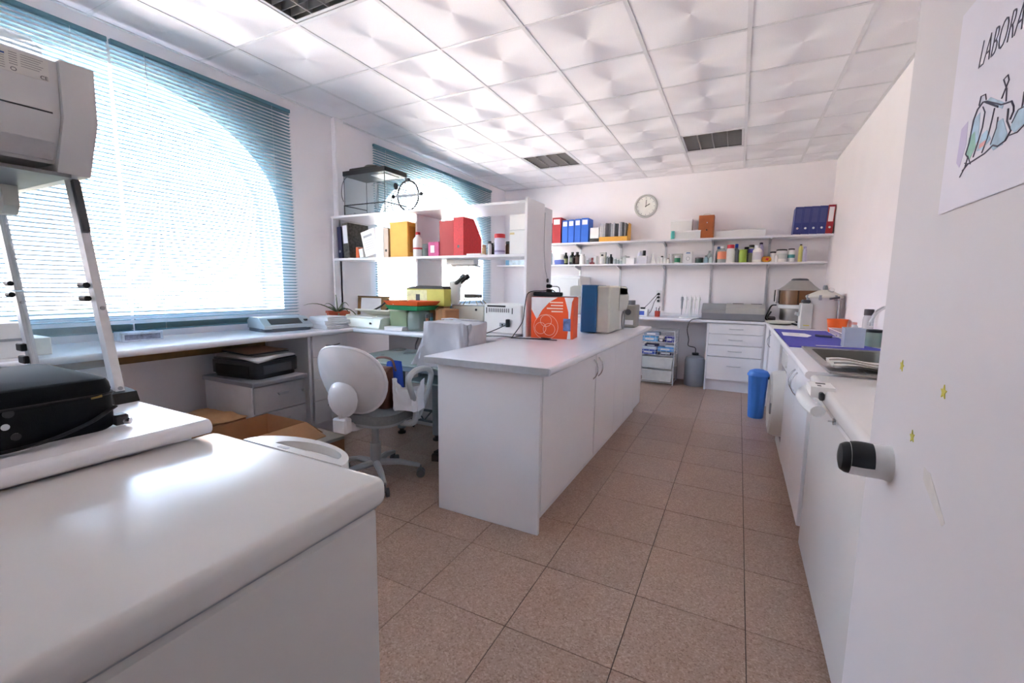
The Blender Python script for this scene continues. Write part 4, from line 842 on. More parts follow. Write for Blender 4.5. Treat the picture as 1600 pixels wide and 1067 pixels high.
# ------------------------------------------------------------------ open shelving unit
SZ1, SZ2 = 1.50, 1.885
t = thing('open_shelving', 'tall white open shelving standing on the bench, fish tank on top', 'shelving', (-2.42, 3.22, ZB))
for x0, x1, y0, y1, z1 in ((-3.435, -3.415, 3.0, 3.46, 1.866), (-2.53, -2.51, 3.10, 3.46, 1.866)):
    m = MB(); m.box(x0, x1, y0, y1, ZB, z1, .002); m.build('upright', LAM, t, world=True)
m = MB(); m.box(-1.432, -1.41, 2.995, 3.31, ZI, 1.905, .002); m.build('upright', LAM, t, world=True)
m = MB(); m.box(-1.432, -1.408, 3.312, 3.47, ZI, 1.885, .002); m.build('upright', LAM, t, world=True)
m = MB(); m.box(-3.44, -1.433, 2.995, 3.46, 1.866, SZ2, .002); m.build('shelf_board', LAM, t, world=True)
for a, b, yy in ((-3.414, -2.531, 3.30), (-2.509, -1.433, 3.30), (-2.531, -2.509, 3.0995)):
    m = MB(); m.box(a, b, 2.998, yy, SZ1-.02, SZ1, .002); m.build('shelf_board', LAM, t, world=True)
t = thing('strip_light', 'short white under-shelf strip light above the microscope', 'strip light', (-2.10, 3.2, 1.425))
m = MB(); m.box(-.15, .13, -.04, .04, .01, .055, .006); m.build('housing', PLW, t); m = MB(); m.cyl((-.12, 0, .006), (.1, 0, .006), .008, n=8); m.build('tube', TUBE, t); m = MB(); m.prism([(.08, .01), (.16, -.01), (.165, -.003), (.10, .02)], 'y', -.01, .01); m.build('switch_lever', BLK, t)
# socket cluster on the end panel
t = thing('wall_socket', 'pair of black sockets with plugs on the shelving end panel', 'socket', (-1.408, 3.39, 1.27))
for k, z in enumerate((.04, -.005, -.045)):
    m = MB(); m.cyl((0, 0, z), (.008, 0, z), .017, n=14); m.build('socket', BLK, t)
    if k: m = MB(); m.lathe([(0, 0), (.016, 0), (.016, .018), (.009, .035), (0, .035)], n=12, M=Matrix.Translation((.008, 0, z)) @ Matrix.Rotation(math.radians(90), 4, 'Y')); m.build('plug', BLK, t)
cable('power_cable', 'black power cable looping from the end-panel plug to the carton', [(-1.37, 3.39, 1.265), (-1.30, 3.38, 1.255), (-1.28, 3.33, 1.19), (-1.30, 3.24, 1.235), (-1.345, 3.18, 1.228), (-1.40, 3.02, 1.215), (-1.412, 2.98, 1.12), (-1.425, 2.97, 1.0), (-1.47, 2.9, ZI+.012), (-1.44, 2.86, ZI+.006), (-1.25, 2.93, ZI+.005), (-1.2, 2.98, ZI+.005), (-1.28, 2.99, ZI+.005)])
cable('power_cable', 'black power cable trailing from the vented white instrument over the island', [(-1.55, 2.935, ZB+.075), (-1.58, 2.87, ZB+.05), (-1.66, 2.80, ZB+.008), (-1.62, 2.74, ZB+.006), (-1.50, 2.80, ZB+.006), (-1.40, 2.85, ZB-.006), (-1.3, 2.88, ZI+.006), (-1.12, 2.90, ZI+.006)])
cable('thin_cable', 'thin grey cable running down the shelving end panel', [(-1.405, 3.31, 1.84), (-1.404, 3.30, 1.6), (-1.404, 3.33, 1.42), (-1.404, 3.38, 1.33)], .002, GREY)
# ------------------------------------------------------------------ instruments on the corner bench right half
t = thing('vented_instrument', 'white vented instrument with rear socket under the shelving by the island', 'instrument', (-1.60, 3.15, ZB))
m = MB(); m.box(-.17, .155, -.16, .17, .004, .225, .008); m.build('housing', PLW, t)
m = MB(); m.box(-.14, .02, -.164, -.159, .205, .218, .001); m.build('rear_grille', BLK, t)
for k in range(11): m = MB(); m.box(-.125+.017*k, -.120+.017*k, -.163, -.159, .165, .195); m.build('vent_slot', DGREY, t)
for x in (-.15, .075): m = MB(); m.box(x, x+.006, -.163, -.159, .155, .2); m.build('side_slot', BLK, t)
m = MB(); m.box(-.03, .06, -.163, -.159, .055, .085); m.build('inlet', GREY, t); m = MB(); m.box(.035, .06, -.19, -.16, .055, .115, .004); m.build('plug', BLK, t); m = MB(); m.cyl((-.005, -.164, .07), (-.005, -.16, .07), .008, n=10); m.build('fuse_cap', BLK, t)
t = thing('grey_instrument', 'pale grey instrument box behind the covered monitor', 'instrument', (-1.98, 3.2, ZB))
m = MB(); m.box(-.16, .14, -.1, .15, .004, .20, .006); m.build('housing', PLB, t); m = MB(); m.box(-.165, .145, -.105, .155, .2005, .208, .002); m.build('lid', GREY, t); m = MB(); m.cyl((.07, -.105, .17), (.07, -.10, .17), .01, n=10); m.build('button', BLK, t)
t = thing('hanging_lamp', 'small dark ring lamp with splayed wire legs standing on the grey instrument', 'lamp', (-1.99, 3.18, ZB+.208))
m = MB(); m.cyl((0, 0, .06), (0, 0, .085), .075, n=20); m.build('ring', mat('dark_bronze', (74, 68, 56), .5), t)
for k in range(6): a = math.radians(60*k+15); m = MB(); m.cyl((.06*math.cos(a), .06*math.sin(a), .062), (.125*math.cos(a), .105*math.sin(a), 0), .003, n=6); m.build('wire_leg', mat('brass', (150, 128, 80), .35, .9), t)
m = MB(); m.tube(spline([(0, 0, .085), (.0, 0, .2), (.008, 0, .32)], 4), .002, 5); m.build('cord', GREY, t)
t = thing('microscope', 'white stereo microscope with dark eyepieces in front of the far window', 'microscope', (-2.27, 3.34, ZB))
MW = mat('microscope_white', (222, 222, 220), .35)
m = MB(); m.box(-.10, .10, -.09, .09, 0, .035, .012); m.build('base', MW, t); m = MB(); m.cyl((-.05, .03, .035), (-.05, .03, .36), .016, n=14); m.build('pillar', CHR, t)
m = MB(); m.box(-.085, -.01, -.04, .06, .20, .30, .015); m.build('focus_block', MW, t); m = MB(); m.cyl((-.045, -.06, .24), (-.045, .08, .24), .022, n=14); m.build('focus_knob', BLK, t)
m = MB(); m.lathe([(0, .2), (.03, .2), (.045, .24), (.045, .34), (.055, .36), (.05, .40), (0, .41)], (.0, -.01, 0), 18); m.build('head', MW, t)
for q in (-.03, .03): m = MB(); m.cyl((.015, q-.01, .375), (.085, q-.01, .43), .018, n=12); m.cyl((.085, q-.01, .43), (.115, q-.01, .452), .022, n=12); m.build('eyepiece', BLK, t)
m = MB(); m.box(-.03, .06, -.035, .035, .12, .13); m.build('stage', BLK, t); m = MB(); m.box(.055, .11, -.012, .012, .118, .13, .003); m.build('stage_clip', BLK, t)

# ------------------------------------------------------------------ things on the shelving
def leanM(deg): return Matrix.Rotation(math.radians(deg), 4, 'Y')
def binder(name, lab, x, w_, h, d_, y, z, cover, spine_lab=None, ring=CHR, lean=0, grp=None, cat='binder', rz=0):
    """lever-arch file, spine towards -y"""
    t = thing(name, lab, cat, (x, y, z), group=grp); t.rotation_euler = (0, math.radians(lean), math.radians(rz))
    m = MB(); e = .003; m.box(-w_/2, w_/2, 0, e, .001, h, .0008); m.box(-w_/2, -w_/2+e, e, d_, .001, h, .0008); m.box(w_/2-e, w_/2, e, d_, .001, h, .0008); m.build('cover', cover, t)
    m = MB(); m.box(-w_/2+e+.001, w_/2-e-.001, .012, d_-.008, .006, h-.012); m.build('pages', PAPER, t)
    if spine_lab: m = MB(); m.box(-w_*.36, w_*.36, -.0008, 0, h*.42, h*.93); m.build('spine_label', spine_lab, t)
    m = MB(); m.lathe([(.006, 0), (.0125, 0), (.0125, .0015), (.0115, .0022), (.007, .0015)], n=14, M=Matrix.Translation((0, 0, h*.22)) @ Matrix.Rotation(math.radians(90), 4, 'X')); m.build('finger_ring', ring, t)
    return t
def magfile(name, lab, x, w_, h, d_, y, z, mm, grp=None, cat='file', hole=True, cut=.5, rz=0):
    """magazine file: solid back edge towards -y, sloping cut at the rear"""
    t = thing(name, lab, cat, (x, y, z), group=grp, rz=math.radians(rz)); e = .003; side = [(0, 0), (d_, 0), (d_, h*cut), (d_*.72, h*.82), (d_*.55, h), (0, h)]
    m = MB(); m.prism(side, 'x', -w_/2, -w_/2+e); m.prism(side, 'x', w_/2-e, w_/2); m.box(-w_/2+e, w_/2-e, 0, e, 0, h); m.box(-w_/2+e, w_/2-e, d_-e, d_, 0, h*cut); m.box(-w_/2+e, w_/2-e, e, d_-e, 0, e); m.build('case', mm, t)
    if hole: m = MB(); m.cyl((0, -.001, h*.24), (0, .0005, h*.24), .012, n=14); m.build('finger_hole', BLK, t)
    return t
Y0 = 3.03; Z = SZ1+.0005
NAVY = mat('navy_board', (34, 38, 74), .5); MARB = mat('marbled_board', (66, 66, 62), .6, var=.7, scale=45); WSP = mat('white_spine', (214, 216, 226), .5)
binder('lever_file', 'slim navy lever-arch file at the left end of the open shelving', -3.365, .05, .29, .26, Y0, Z+.001, NAVY, lean=-2)
binder('lever_file', 'black marbled lever-arch file with white spine leaning on the navy one', -3.28, .075, .32, .26, Y0, Z+.003, MARB, WSP, ring=BLK, lean=-4)
t = thing('paperback', 'small orange book lying low between the leaning files', 'book', (-3.17, Y0+.02, Z)); m = MB(); m.box(-.018, .018, 0, .15, 0, .10, .002); m.build('cover', mat('orange_cover', (206, 96, 52), .6), t); m = MB(); m.box(-.014, .014, .004, .152, .003, .102); m.build('pages', PAPER, t)
t = thing('paperback', 'small white book beside the orange book on the shelf', 'book', (-3.11, Y0+.02, Z)); t.rotation_euler = (0, math.radians(-8), 0); m = MB(); m.box(-.03, .02, 0, .15, .006, .085, .002); m.build('cover', PAPER, t); m = MB(); m.box(-.026, .016, .004, .152, .009, .087); m.build('pages', PAPER, t)
t = thing('report_pad', 'printed white report leaning diagonally on the shelf', 'report', (-2.985, Y0+.01, Z)); t.rotation_euler = (0, math.radians(-14), 0)
m = MB(); m.box(-.07, .09, 0, .05, .022, .25, .002); m.build('pages', PAPER, t); m = MB(); m.box(-.072, -.070, 0, .05, .022, .252); m.build('dark_back', BLK, t); m = MB(); m.box(-.045, .06, -.001, .0, .19, .21); m.build('title_bar', GREY, t)
for k in range(5): m = MB(); m.box(-.045, .065, -.001, 0, .16-.02*k, .164-.02*k); m.build('text_line', mat('grey_text', (180, 180, 186), .7), t)
magfile('magazine_file', 'white magazine file between the report and the yellow file', -2.875, .09, .26, .24, Y0, Z, PAPER, hole=False)
magfile('magazine_file', 'slim beige magazine file against the yellow file box', -2.80, .05, .25, .24, Y0, Z, mat('beige_board', (202, 186, 172), .7))
YEL = mat('mustard_board', (226, 168, 70), .6, var=.05); YED = YEL
t = thing('file_box', 'tall mustard yellow archive box on the open shelving', 'file box', (-2.655, Y0, Z), rz=math.radians(-4)); m = MB(); m.box(-.105, .105, 0, .25, 0, .295, .003); m.build('box', YEL, t); m = MB(); m.box(-.107, .107, -.002, .252, .28, .297, .002); m.build('lid', YEL, t); m = MB(); m.box(.105, .1062, .02, .23, .04, .26); m.build('side_label', mat('ochre_card', (196, 128, 46), .6), t)
def bottle(name, lab, x, y, z, r, h, body, cap, neck=.45, nh=.12, ch=.10, lab_m=None, lab_z=(.15, .55), cat='bottle', grp=None, sq=1.0, capr=None, rz=0):
    t = thing(name, lab, cat, (x, y, z), group=grp, rz=rz); c = capr or neck*1.12; hb = h*(1-ch)
    m = MB(); m.lathe([(0, 0), (r*.92, 0), (r, h*.025), (r, h*(1-ch-nh-.08)), (r*.92, h*(1-ch-nh-.02)), (r*neck, h*(1-ch-nh*.35)), (r*neck, hb)], n=18, sy=sq); m.build('body', body, t)
    m = MB(); m.lathe([(0, hb-.001), (r*c, hb-.001), (r*c, h*.985), (r*c*.92, h), (0, h)], n=16, sy=sq if sq < 1 else 1); m.build('cap', cap, t)
    if lab_m: m = MB(); m.lathe([(r*1.012, h*lab_z[0]), (r*1.012, h*lab_z[1])], n=18, sy=sq); m.build('label_band', lab_m, t)
    return t
RED = mat('red_plastic', (196, 30, 44), .45); WHB = mat('white_bottle', (226, 224, 222), .45); AMB = mat('dark_amber_glass', (46, 30, 22), .2, var=.1); GRB = mat('dark_green_glass', (30, 38, 26), .2)
bottle('wash_bottle', 'white plastic bottle with red cap and red band beside the yellow box', -2.465, Y0+.025, Z, .042, .205, WHB, RED, .42, .16, .10, RED, (.30, .36))
t = thing('specimen_jar', 'small clear jar with grey contents next to the pink carton', 'jar', (-2.405, Y0+.05, Z)); m = MB(); m.lathe([(0, 0), (.03, .001), (.031, .1), (.027, .108), (.024, .108), (.028, .098), (.027, .005), (0, .004)], n=18); m.build('glass', GLS, t); m = MB(); m.lathe([(0, .006), (.026, .006), (.026, .07), (0, .07)], n=16); m.build('contents', GREY, t)
PNK = mat('magenta_card', (196, 74, 132), .55, var=.1, scale=25)
t = thing('pink_carton', 'small magenta carton with white print on the open shelving', 'carton', (-2.30, Y0+.05, Z)); m = MB(); m.box(-.055, .055, -.03, .05, 0, .118, .002); m.build('carton', PNK, t); m = MB(); m.box(-.03, .01, -.0312, -.03, .03, .09); m.build('white_print', PAPER, t); m = MB(); m.box(-.053, .053, -.028, .048, .118, .121); m.build('dark_top', mat('dark_plum', (70, 24, 52), .5), t)
REDB = mat('red_board', (178, 62, 62), .6); REDC = mat('red_check_board', (206, 40, 48), .55, var=.12, scale=60)
t = thing('file_box', 'plain dull red archive box left of the red magazine file', 'file box', (-2.175, Y0+.03, Z)); m = MB(); m.box(-.07, .07, 0, .25, 0, .285, .002); m.build('box', REDB, t); m = MB(); m.box(-.071, .071, -.001, .251, .27, .287, .002); m.build('lid', REDB, t)
t = magfile('magazine_file', 'bright red checked magazine file holding a magazine', -2.03, .10, .30, .25, Y0-.01, Z, REDC, rz=-4)
t = thing('magazine', 'dark magazine standing inside the red magazine file', 'magazine', (-2.02, Y0+.06, Z+.004)); m = MB(); m.box(-.008, .012, 0, .175, 0, .262); m.build('pages', mat('magazine_cover', (60, 70, 92), .4, var=.6, scale=30), t)
t = thing('note_pad', 'thin white note pad lying at the shelf edge by the red file', 'note pad', (-1.90, Y0+.02, Z)); m = MB(); m.box(-.06, .07, -.02, .12, 0, .012, .001); m.build('pages', PAPER, t); m = MB(); m.box(-.06, .07, -.02, .12, .012, .0135); m.build('top_sheet', PAPER, t)
bottle('small_jar', 'tiny tan-capped jar on the shelf right of the red file', -1.845, Y0+.08, Z, .019, .085, mat('tan_jar', (206, 166, 128), .5), mat('tan_cap', (190, 140, 110), .5), .8, .06, .2, cat='jar')
bottle('small_jar', 'squat dark jar behind the white-labelled vial on the shelf', -1.80, Y0+.11, Z, .026, .10, AMB, BLK, .8, .06, .22, cat='jar')
bottle('vial', 'slim vial with white label and dark cap on the open shelving', -1.775, Y0+.05, Z, .016, .108, WHB, DGREY, .75, .08, .16, cat='vial')
bottle('small_jar', 'dark green jar with yellow rim beside the red-capped canister', -1.735, Y0+.09, Z, .024, .108, GRB, mat('olive_cap', (96, 98, 44), .5), .85, .06, .16, cat='jar')
bottle('wipe_canister', 'lilac-white wipes canister with wide red cap on the open shelving', -1.685, Y0+.05, Z, .042, .16, mat('lilac_plastic', (206, 202, 222), .5), RED, .98, .02, .19, mat('canister_print', (150, 140, 176), .5), (.12, .22), cat='canister', capr=1.02)
bottle('small_jar', 'brown glass jar right of the red-capped canister', -1.622, Y0+.09, Z, .03, .105, mat('brown_glass', (84, 54, 28), .25), DGREY, .85, .06, .18, cat='jar')
t = thing('switch_box', 'white enclosure box with a small label at the right end of the shelf', 'box', (-1.52, Y0+.04, Z)); m = MB(); m.box(-.075, .075, 0, .2, 0, .30, .003); m.build('body', PLW, t); m = MB(); m.box(-.072, .072, -.006, 0, .185, .295, .002); m.build('upper_cover', PLW, t); m = MB(); m.box(-.072, .072, -.006, 0, .006, .18, .002); m.build('lower_cover', PLW, t); m = MB(); m.box(-.068, -.03, -.0072, -.006, .15, .165); m.build('label', mat('beige_label', (206, 190, 140), .6), t)
# top of shelving: tank, frame, ring apparatus
ZT = SZ2+.0005
t = thing('fish_tank', 'empty glass fish tank with black hood and black base trim on top of the shelving', 'fish tank', (-3.05, 3.175, ZT))
TG = clear('tank_glass', (232, 238, 240), .035, .02); ta, tb, th_ = .245, .14, .365
for y in (-tb, tb-.005): m = MB(); m.box(-ta, ta, y, y+.005, .006, th_); m.build('glass_pane', TG, t)
for x in (-ta, ta-.005): m = MB(); m.box(x, x+.005, -tb+.006, tb-.006, .006, th_); m.build('glass_pane', TG, t)
m = MB(); m.box(-ta, ta, -tb, tb, 0, .005); m.build('base_pane', TG, t)
for x in (-ta-.001, ta-.004):
    for y in (-tb-.001, tb-.004): m = MB(); m.box(x, x+.004, y, y+.004, 0, th_); m.build('edge_seal', BLK, t)
for zz in (.006, .092):
    for p0, p1 in (((-ta, -tb-.002, zz), (ta, -tb-.002, zz)), ((ta+.002, -tb, zz), (ta+.002, tb, zz)), ((-ta-.002, -tb, zz), (-ta-.002, tb, zz))): m = MB(); m.cyl(p0, p1, .005, n=6); m.build('base_trim', BLK, t)
for x in (-ta, ta): m = MB(); m.cyl((x, -tb-.002, 0), (x, -tb-.002, .095), .005, n=6); m.build('base_trim', BLK, t)
m = MB(); m.box(-ta-.008, ta+.008, -tb-.008, tb+.008, th_-.012, th_+.03, .004); h_ = m.build('hood', BLK, t)
m = MB(); m.box(-ta+.03, ta-.12, -tb+.03, tb-.02, th_+.03, th_+.06, .01); m.build('lamp_housing', BLK, h_)
m = MB(); m.box(.03, .2, -.08, .10, th_-.018, th_-.012); m.build('light_panel', PLW, h_); m = MB(); m.cyl((.02, -.05, th_+.06), (.02, -.05, th_+.07), .07, .06, n=18); m.build('feeding_lid', mat('olive_grey', (120, 124, 112), .5), h_)
m = MB(); m.cyl((ta+.001, .0, .25), (ta+.004, .0, .25), .03, n=20); m.build('thermometer', BLK, t)
m = MB(); m.tube(spline([(-ta, -.10, th_), (-ta-.05, -.11, .30), (-ta-.055, -.12, .2), (-ta-.012, -.14, .13)], 6), .003, 6); m.build('lamp_cord', BLK, t)
m = MB(); m.cyl((.0, .02, .10), (.0, .02, .30), .006, n=8); m.cyl((-.06, .02, .29), (.09, .0, .295), .004, n=6); m.build('filter_pipe', GREY, t); m = MB(); m.cyl((-.03, .05, .09), (-.03, .05, .32), .018, n=12); m.build('filter_body', clear('filter_plastic', (220, 226, 230), .45), t)
for P in ([(-.2, -.05, .01), (-.22, -.05, .04), (-.16, -.05, .008)], [(.05, -.05, .01), (.07, -.05, .05), (.06, -.05, .08)], [(.1, -.05, .01), (.17, -.05, .05), (.2, -.05, .08)], [(-.12, -.05, .008), (-.05, -.05, .025), (.0, -.05, .008)]): m = MB(); m.tube(spline(P, 5), .004, 6); m.build('driftwood_twig', GREY, t)
t = thing('ring_apparatus', 'black wire ring demonstration apparatus with a crossbar beside the fish tank', 'ring stand', (-2.62, 3.12, ZT))
m = MB(); m.tube([(.115*math.cos(q), 0, .145 + .125*math.sin(q)) for q in [2*math.pi*i/36 for i in range(36)]], .007, 6, True); m.build('hoop', BLK, t)
m = MB(); m.tube([(-.12 + .10*math.cos(q), .03, .11 + .105*math.sin(q)) for q in [math.radians(60+240*i/18) for i in range(19)]], .005, 6); m.build('half_hoop', PLB, t)
m = MB(); m.box(-.14, .13, -.012, .012, .137, .158, .004); m.build('crossbar', GREY, t)
for x in (-.165, .145): m = MB(); m.sphere((x, 0, .15), .017); m.build('end_ball', BLK, t)
m = MB(); m.box(-.02, .02, -.015, .015, .265, .29, .005); m.build('top_clip', BLK, t); m = MB(); m.cyl((0, 0, .0), (0, 0, .02), .05, .02, n=16); m.build('base', BLK, t); m = MB(); m.cyl((-.02, .02, 0), (-.02, .02, .29), .0025, n=5); m.build('support_rod', GREY, t)
# ------------------------------------------------------------------ back wall: shelves on slotted uprights
ZR = .88; ST, SL = 1.905, 1.592
BK = YB
t = thing('wall_shelf', 'upper long white wall shelf on the back wall carrying binders', 'shelf', (-.83, 6.38, ST))
m = MB(); m.box(-2.60, .915, 6.235, 6.49, ST-.022, ST, .002); m.build('shelf_board', LAM, t, world=True)
t2 = thing('wall_shelf', 'lower long white wall shelf on the back wall carrying bottles', 'shelf', (-1.28, 6.38, SL))
m = MB(); m.box(-3.46, .885, 6.235, 6.49, SL-.02, SL, .002); m.build('shelf_board', LAM, t2, world=True)
UPX = (-2.171, -1.558, -.941, -.345, .302)
for k, x in enumerate(UPX):
    for tt, z in ((t, ST-.022), (t2, SL-.02)):
        m = MB(); m.prism([(6.50, z-.0005), (6.255, z-.0005), (6.255, z-.012), (6.50, z-.055)], 'x', x-.011, x+.011); m.build('bracket', ALU, tt, world=True)
    u = MB(); u.box(x-.013, x+.013, 6.506, BK, .95, 1.88, .001); lb_ = ('first', 'second', 'third', 'fourth', 'fifth')[k]
    up = u.build('slotted_upright', ALU); tag(up, '%s slotted metal shelf upright on the back wall counting from the left' % lb_, 'upright', 'shelf uprights')
# clock
t = thing('wall_clock', 'round silver-rimmed wall clock on the back wall', 'clock', (-1.24, BK, 2.395)); Mc = Matrix.Rotation(math.radians(90), 4, 'X')
m = MB(); m.lathe([(.135, 0), (.158, .0), (.160, .012), (.150, .030), (.136, .032), (.128, .022), (.13, .01)], n=40, M=Mc); m.build('rim', mat('silver_plastic', (198, 198, 194), .3, .3), t)
m = MB(); m.lathe([(0, .0), (.135, .0), (.132, .012), (0, .012)], n=40, M=Mc); m.build('face', mat('clock_face', (236, 236, 230), .6), t)
for k in range(12):
    a = math.radians(30*k); m = MB(); m.box(-.003, .003, -.0135, -.012, .105, .122, 0, Matrix.Rotation(a, 4, 'Y')); m.build('hour_mark', GREY, t)
for a, ln_, w_ in ((60, .062, .005), (3, .088, .0035)):
    m = MB(); m.box(-w_, w_, -.017, -.0145, -.012, ln_, 0, Matrix.Rotation(math.radians(a), 4, 'Y')); m.build('hand', BLK, t)
m = MB(); m.lathe([(0, .014), (.006, .014), (.006, .018), (0, .018)], n=10, M=Mc); m.build('hub', BLK, t)
# upper shelf contents
yS = 6.255; zs = ST+.0005
BLUB = mat('cobalt_box', (38, 104, 206), .5, var=.05); DBB = mat('dusk_blue_board', (70, 92, 120), .6); CRIM = mat('crimson_box', (176, 30, 40), .5, var=.05)
def archive(lab, x, w_, h, mm, labm=PAPER, d_=.22, dy=0, name='archive_box', grp=None):
    t = thing(name, lab, 'file box', (x, yS+dy, zs), group=grp); m = MB(); m.box(-w_/2, w_/2, 0, d_, 0, h, .002); m.build('box', mm, t)
    if labm: m = MB(); m.box(-w_*.36, w_*.36, -.001, 0, h*.73, h*.93); m.build('spine_label', labm, t)
    m = MB(); m.prism([(-w_*.3, h*.47), (w_*.3, h*.47), (w_*.42, h*.52), (-w_*.42, h*.52)], 'y', -.0015, .0); m.build('fold_line', mm, t)
    return t
archive('dusky blue file half hidden by the shelving at the left of the upper shelf', -2.575, .045, .30, DBB, None)
archive('crimson red archive box with white label on the upper wall shelf', -2.465, .135, .37, CRIM)
for x, lab, h in ((-2.335, 'cobalt blue archive box next to the crimson one', .325), (-2.24, 'second cobalt blue archive box from the crimson one', .33), (-2.142, 'third cobalt blue archive box from the crimson one', .335), (-2.035, 'widest cobalt blue archive box, rightmost of the four', .34)):
    archive(lab, x, .088 if x < -2.05 else .11, h, BLUB, grp='blue archive boxes')
t = thing('card_index', 'white card index box on a black base right of the blue archive boxes', 'box', (-1.89, yS, zs)); m = MB(); m.box(-.065, .065, 0, .18, 0, .05, .002); m.build('base', BLK, t); m = MB(); m.box(-.063, .063, .002, .175, .051, .20, .002); m.build('card', PAPER, t)
t = thing('magazine_rack', 'open mustard magazine holder on the upper wall shelf', 'magazine holder', (-1.62, yS, zs))
m = MB(); e = .004; m.box(-.20, .20, 0, e, 0, .065); m.box(-.20, .20, .20, .20+e, 0, .25); m.box(-.20, -.196, e, .20, 0, .065); m.prism([(0, 0), (.2, 0), (.2, .25), (.06, .25), (0, .10)], 'x', .196, .20); m.box(-.196, .196, e, .2, 0, e); m.build('holder', mat('mustard_board', (226, 168, 70), .6, var=.05), t)
rr = random.Random(11)
for k in range(14):
    x = -.185 + .0265*k; h = .245 + rr.uniform(-.012, .012); g = rr.choice((60, 90, 150, 190, 215, 120)); sh = rr.choice((.010, .014, .008))
    mg = thing('journal', ('thin %s journal standing in the mustard holder, %s from its left end' % ('dark grey' if g < 100 else 'mid grey' if g < 160 else 'pale grey', ('first', 'second', 'third', 'fourth', 'fifth', 'sixth', 'seventh', 'eighth', 'ninth', 'tenth', 'eleventh', 'twelfth', 'thirteenth', 'fourteenth')[k])), 'journal', (-1.62+x, yS+.008, zs+.006), group='journals in the mustard holder')
    m = MB(); m.box(-sh/2-.003, sh/2+.003, 0, .17, 0, h); m.build('cover', mat('journal_%d' % g, (g, g, min(255, g+6)), .5, var=.15, scale=30), mg); m = MB(); m.box(-sh/2-.001, sh/2+.001, .003, .1715, .003, h+.0008); m.build('pages', PAPER, mg)
t = thing('storage_box', 'large white carton on the upper wall shelf beside the orange tin', 'box', (-.73, yS+.03, zs)); m = MB(); m.box(-.135, .13, 0, .18, 0, .25, .003); m.build('carton', PLW, t); m = MB(); m.box(-.137, .132, -.002, .182, .225, .253, .002); m.build('lid', PAPER, t)
t = thing('box_lid', 'low white tray box standing in front of the large white carton', 'box', (-.68, yS-.012, zs)); m = MB(); m.box(-.16, .19, 0, .04, .0, .10, .003); m.build('tray', PLW, t); m = MB(); m.box(-.162, .192, -.001, .041, .085, .102, .002); m.build('rim', PAPER, t)
bottle('dropper', 'small teal bottle on the upper shelf before the white carton', -.825, yS+.005-.03, zs, .024, .10, mat('teal_plastic', (92, 196, 186), .5), mat('teal_cap', (92, 196, 186), .5), .8, .05, .12)
t = thing('wooden_case', 'upright orange-brown wooden case with small knobs on the upper wall shelf', 'case', (-.43, yS, zs)); WOD = mat('orange_wood', (176, 96, 48), .45, var=.12, scale=12)
m = MB(); m.box(-.09, .09, 0, .15, 0, .285, .003); m.build('case', WOD, t); m = MB(); m.box(-.08, .08, -.006, 0, .01, .275, .002); m.build('front_panel', WOD, t)
for z in (.19, .10): m = MB(); m.sphere((.01, -.012, z), .009); m.build('knob', CHR if z > .15 else BLK, t)
m = MB(); m.tube(spline([(-.05, .07, .285), (-.03, .07, .305), (.03, .07, .305), (.05, .07, .285)], 5), .005, 6); m.build('carry_handle', PLB, t)
t = thing('shelf_carton', 'long low white carton lying on the upper wall shelf, barely visible against the wall', 'box', (-.04, yS+.06, zs)); m = MB(); m.box(-.28, .28, 0, .15, 0, .085, .003); m.build('carton', PLW, t); m = MB(); m.box(-.10, .28, .002, .148, .0855, .10, .002); m.build('lid', PLW, t)
NVB = mat('indigo_board', (48, 56, 122), .5, var=.06)
for k, x in enumerate((.556, .635, .714, .793)):
    binder('ring_binder', ('leftmost of the four indigo binders leaning on the upper shelf', 'second indigo binder from the left at the right end of the upper shelf', 'third indigo binder from the left at the right end of the upper shelf', 'indigo binder touching the red binder on the upper shelf')[k], x, .078, .315, .22, yS, zs+.003, NVB, mat('indigo_label', (72, 78, 132), .5), ring=CHR, lean=2.2, grp='indigo binders')
binder('ring_binder', 'red lever-arch binder with white label at the corner end of the upper shelf', .868, .066, .32, .22, yS, zs+.003, mat('claret_board', (158, 24, 36), .5), PAPER, lean=2.2)
# lower shelf contents
zl = SL+.0005; yL = 6.30
def M_(n, c, r=.45): return mat(n, c, r)
WB2 = M_('ivory_bottle', (232, 230, 226)); GLB = clear('pale_glass', (214, 224, 222), .45, .08); BLKC = BLK
bottle('reagent_bottle', 'clear bottle with pink cap at the left end of the lower wall shelf', -2.568, yL, zl, .028, .215, GLB, M_('pink_cap', (206, 50, 90)), .5, .12, .12)
t = thing('plastic_tub', 'round blue plastic tub on the lower wall shelf', 'tub', (-2.415, yL+.02, zl)); m = MB(); m.lathe([(0, 0), (.085, 0), (.097, .06), (.09, .062), (0, .062)], n=24); m.build('tub', M_('blue_tub', (84, 100, 172)), t); m = MB(); m.lathe([(.09, .062), (.092, .07), (0, .07)], n=24); m.build('lid', M_('blue_tub_lid', (110, 124, 190)), t)
t = thing('plastic_tub', 'white lidded tub stacked on the round blue tub', 'tub', (-2.42, yL+.02, zl+.0705)); m = MB(); m.lathe([(0, 0), (.08, 0), (.087, .065), (0, .065)], n=24); m.build('tub', WB2, t); m = MB(); m.lathe([(.09, .065), (.09, .08), (0, .082)], n=24); m.build('lid', PLW, t)
bottle('reagent_bottle', 'dark green glass bottle with pale label, left of the taller dark pair', -2.325, yL, zl, .034, .175, GRB, BLKC, .42, .18, .12, M_('olive_label', (136, 138, 92)), (.12, .5))
bottle('reagent_bottle', 'tall black-green glass bottle in the dark group on the lower wall shelf', -2.23, yL+.02, zl, .043, .182, GRB, BLKC, .42, .18, .12, M_('sage_label', (120, 126, 100)), (.2, .55))
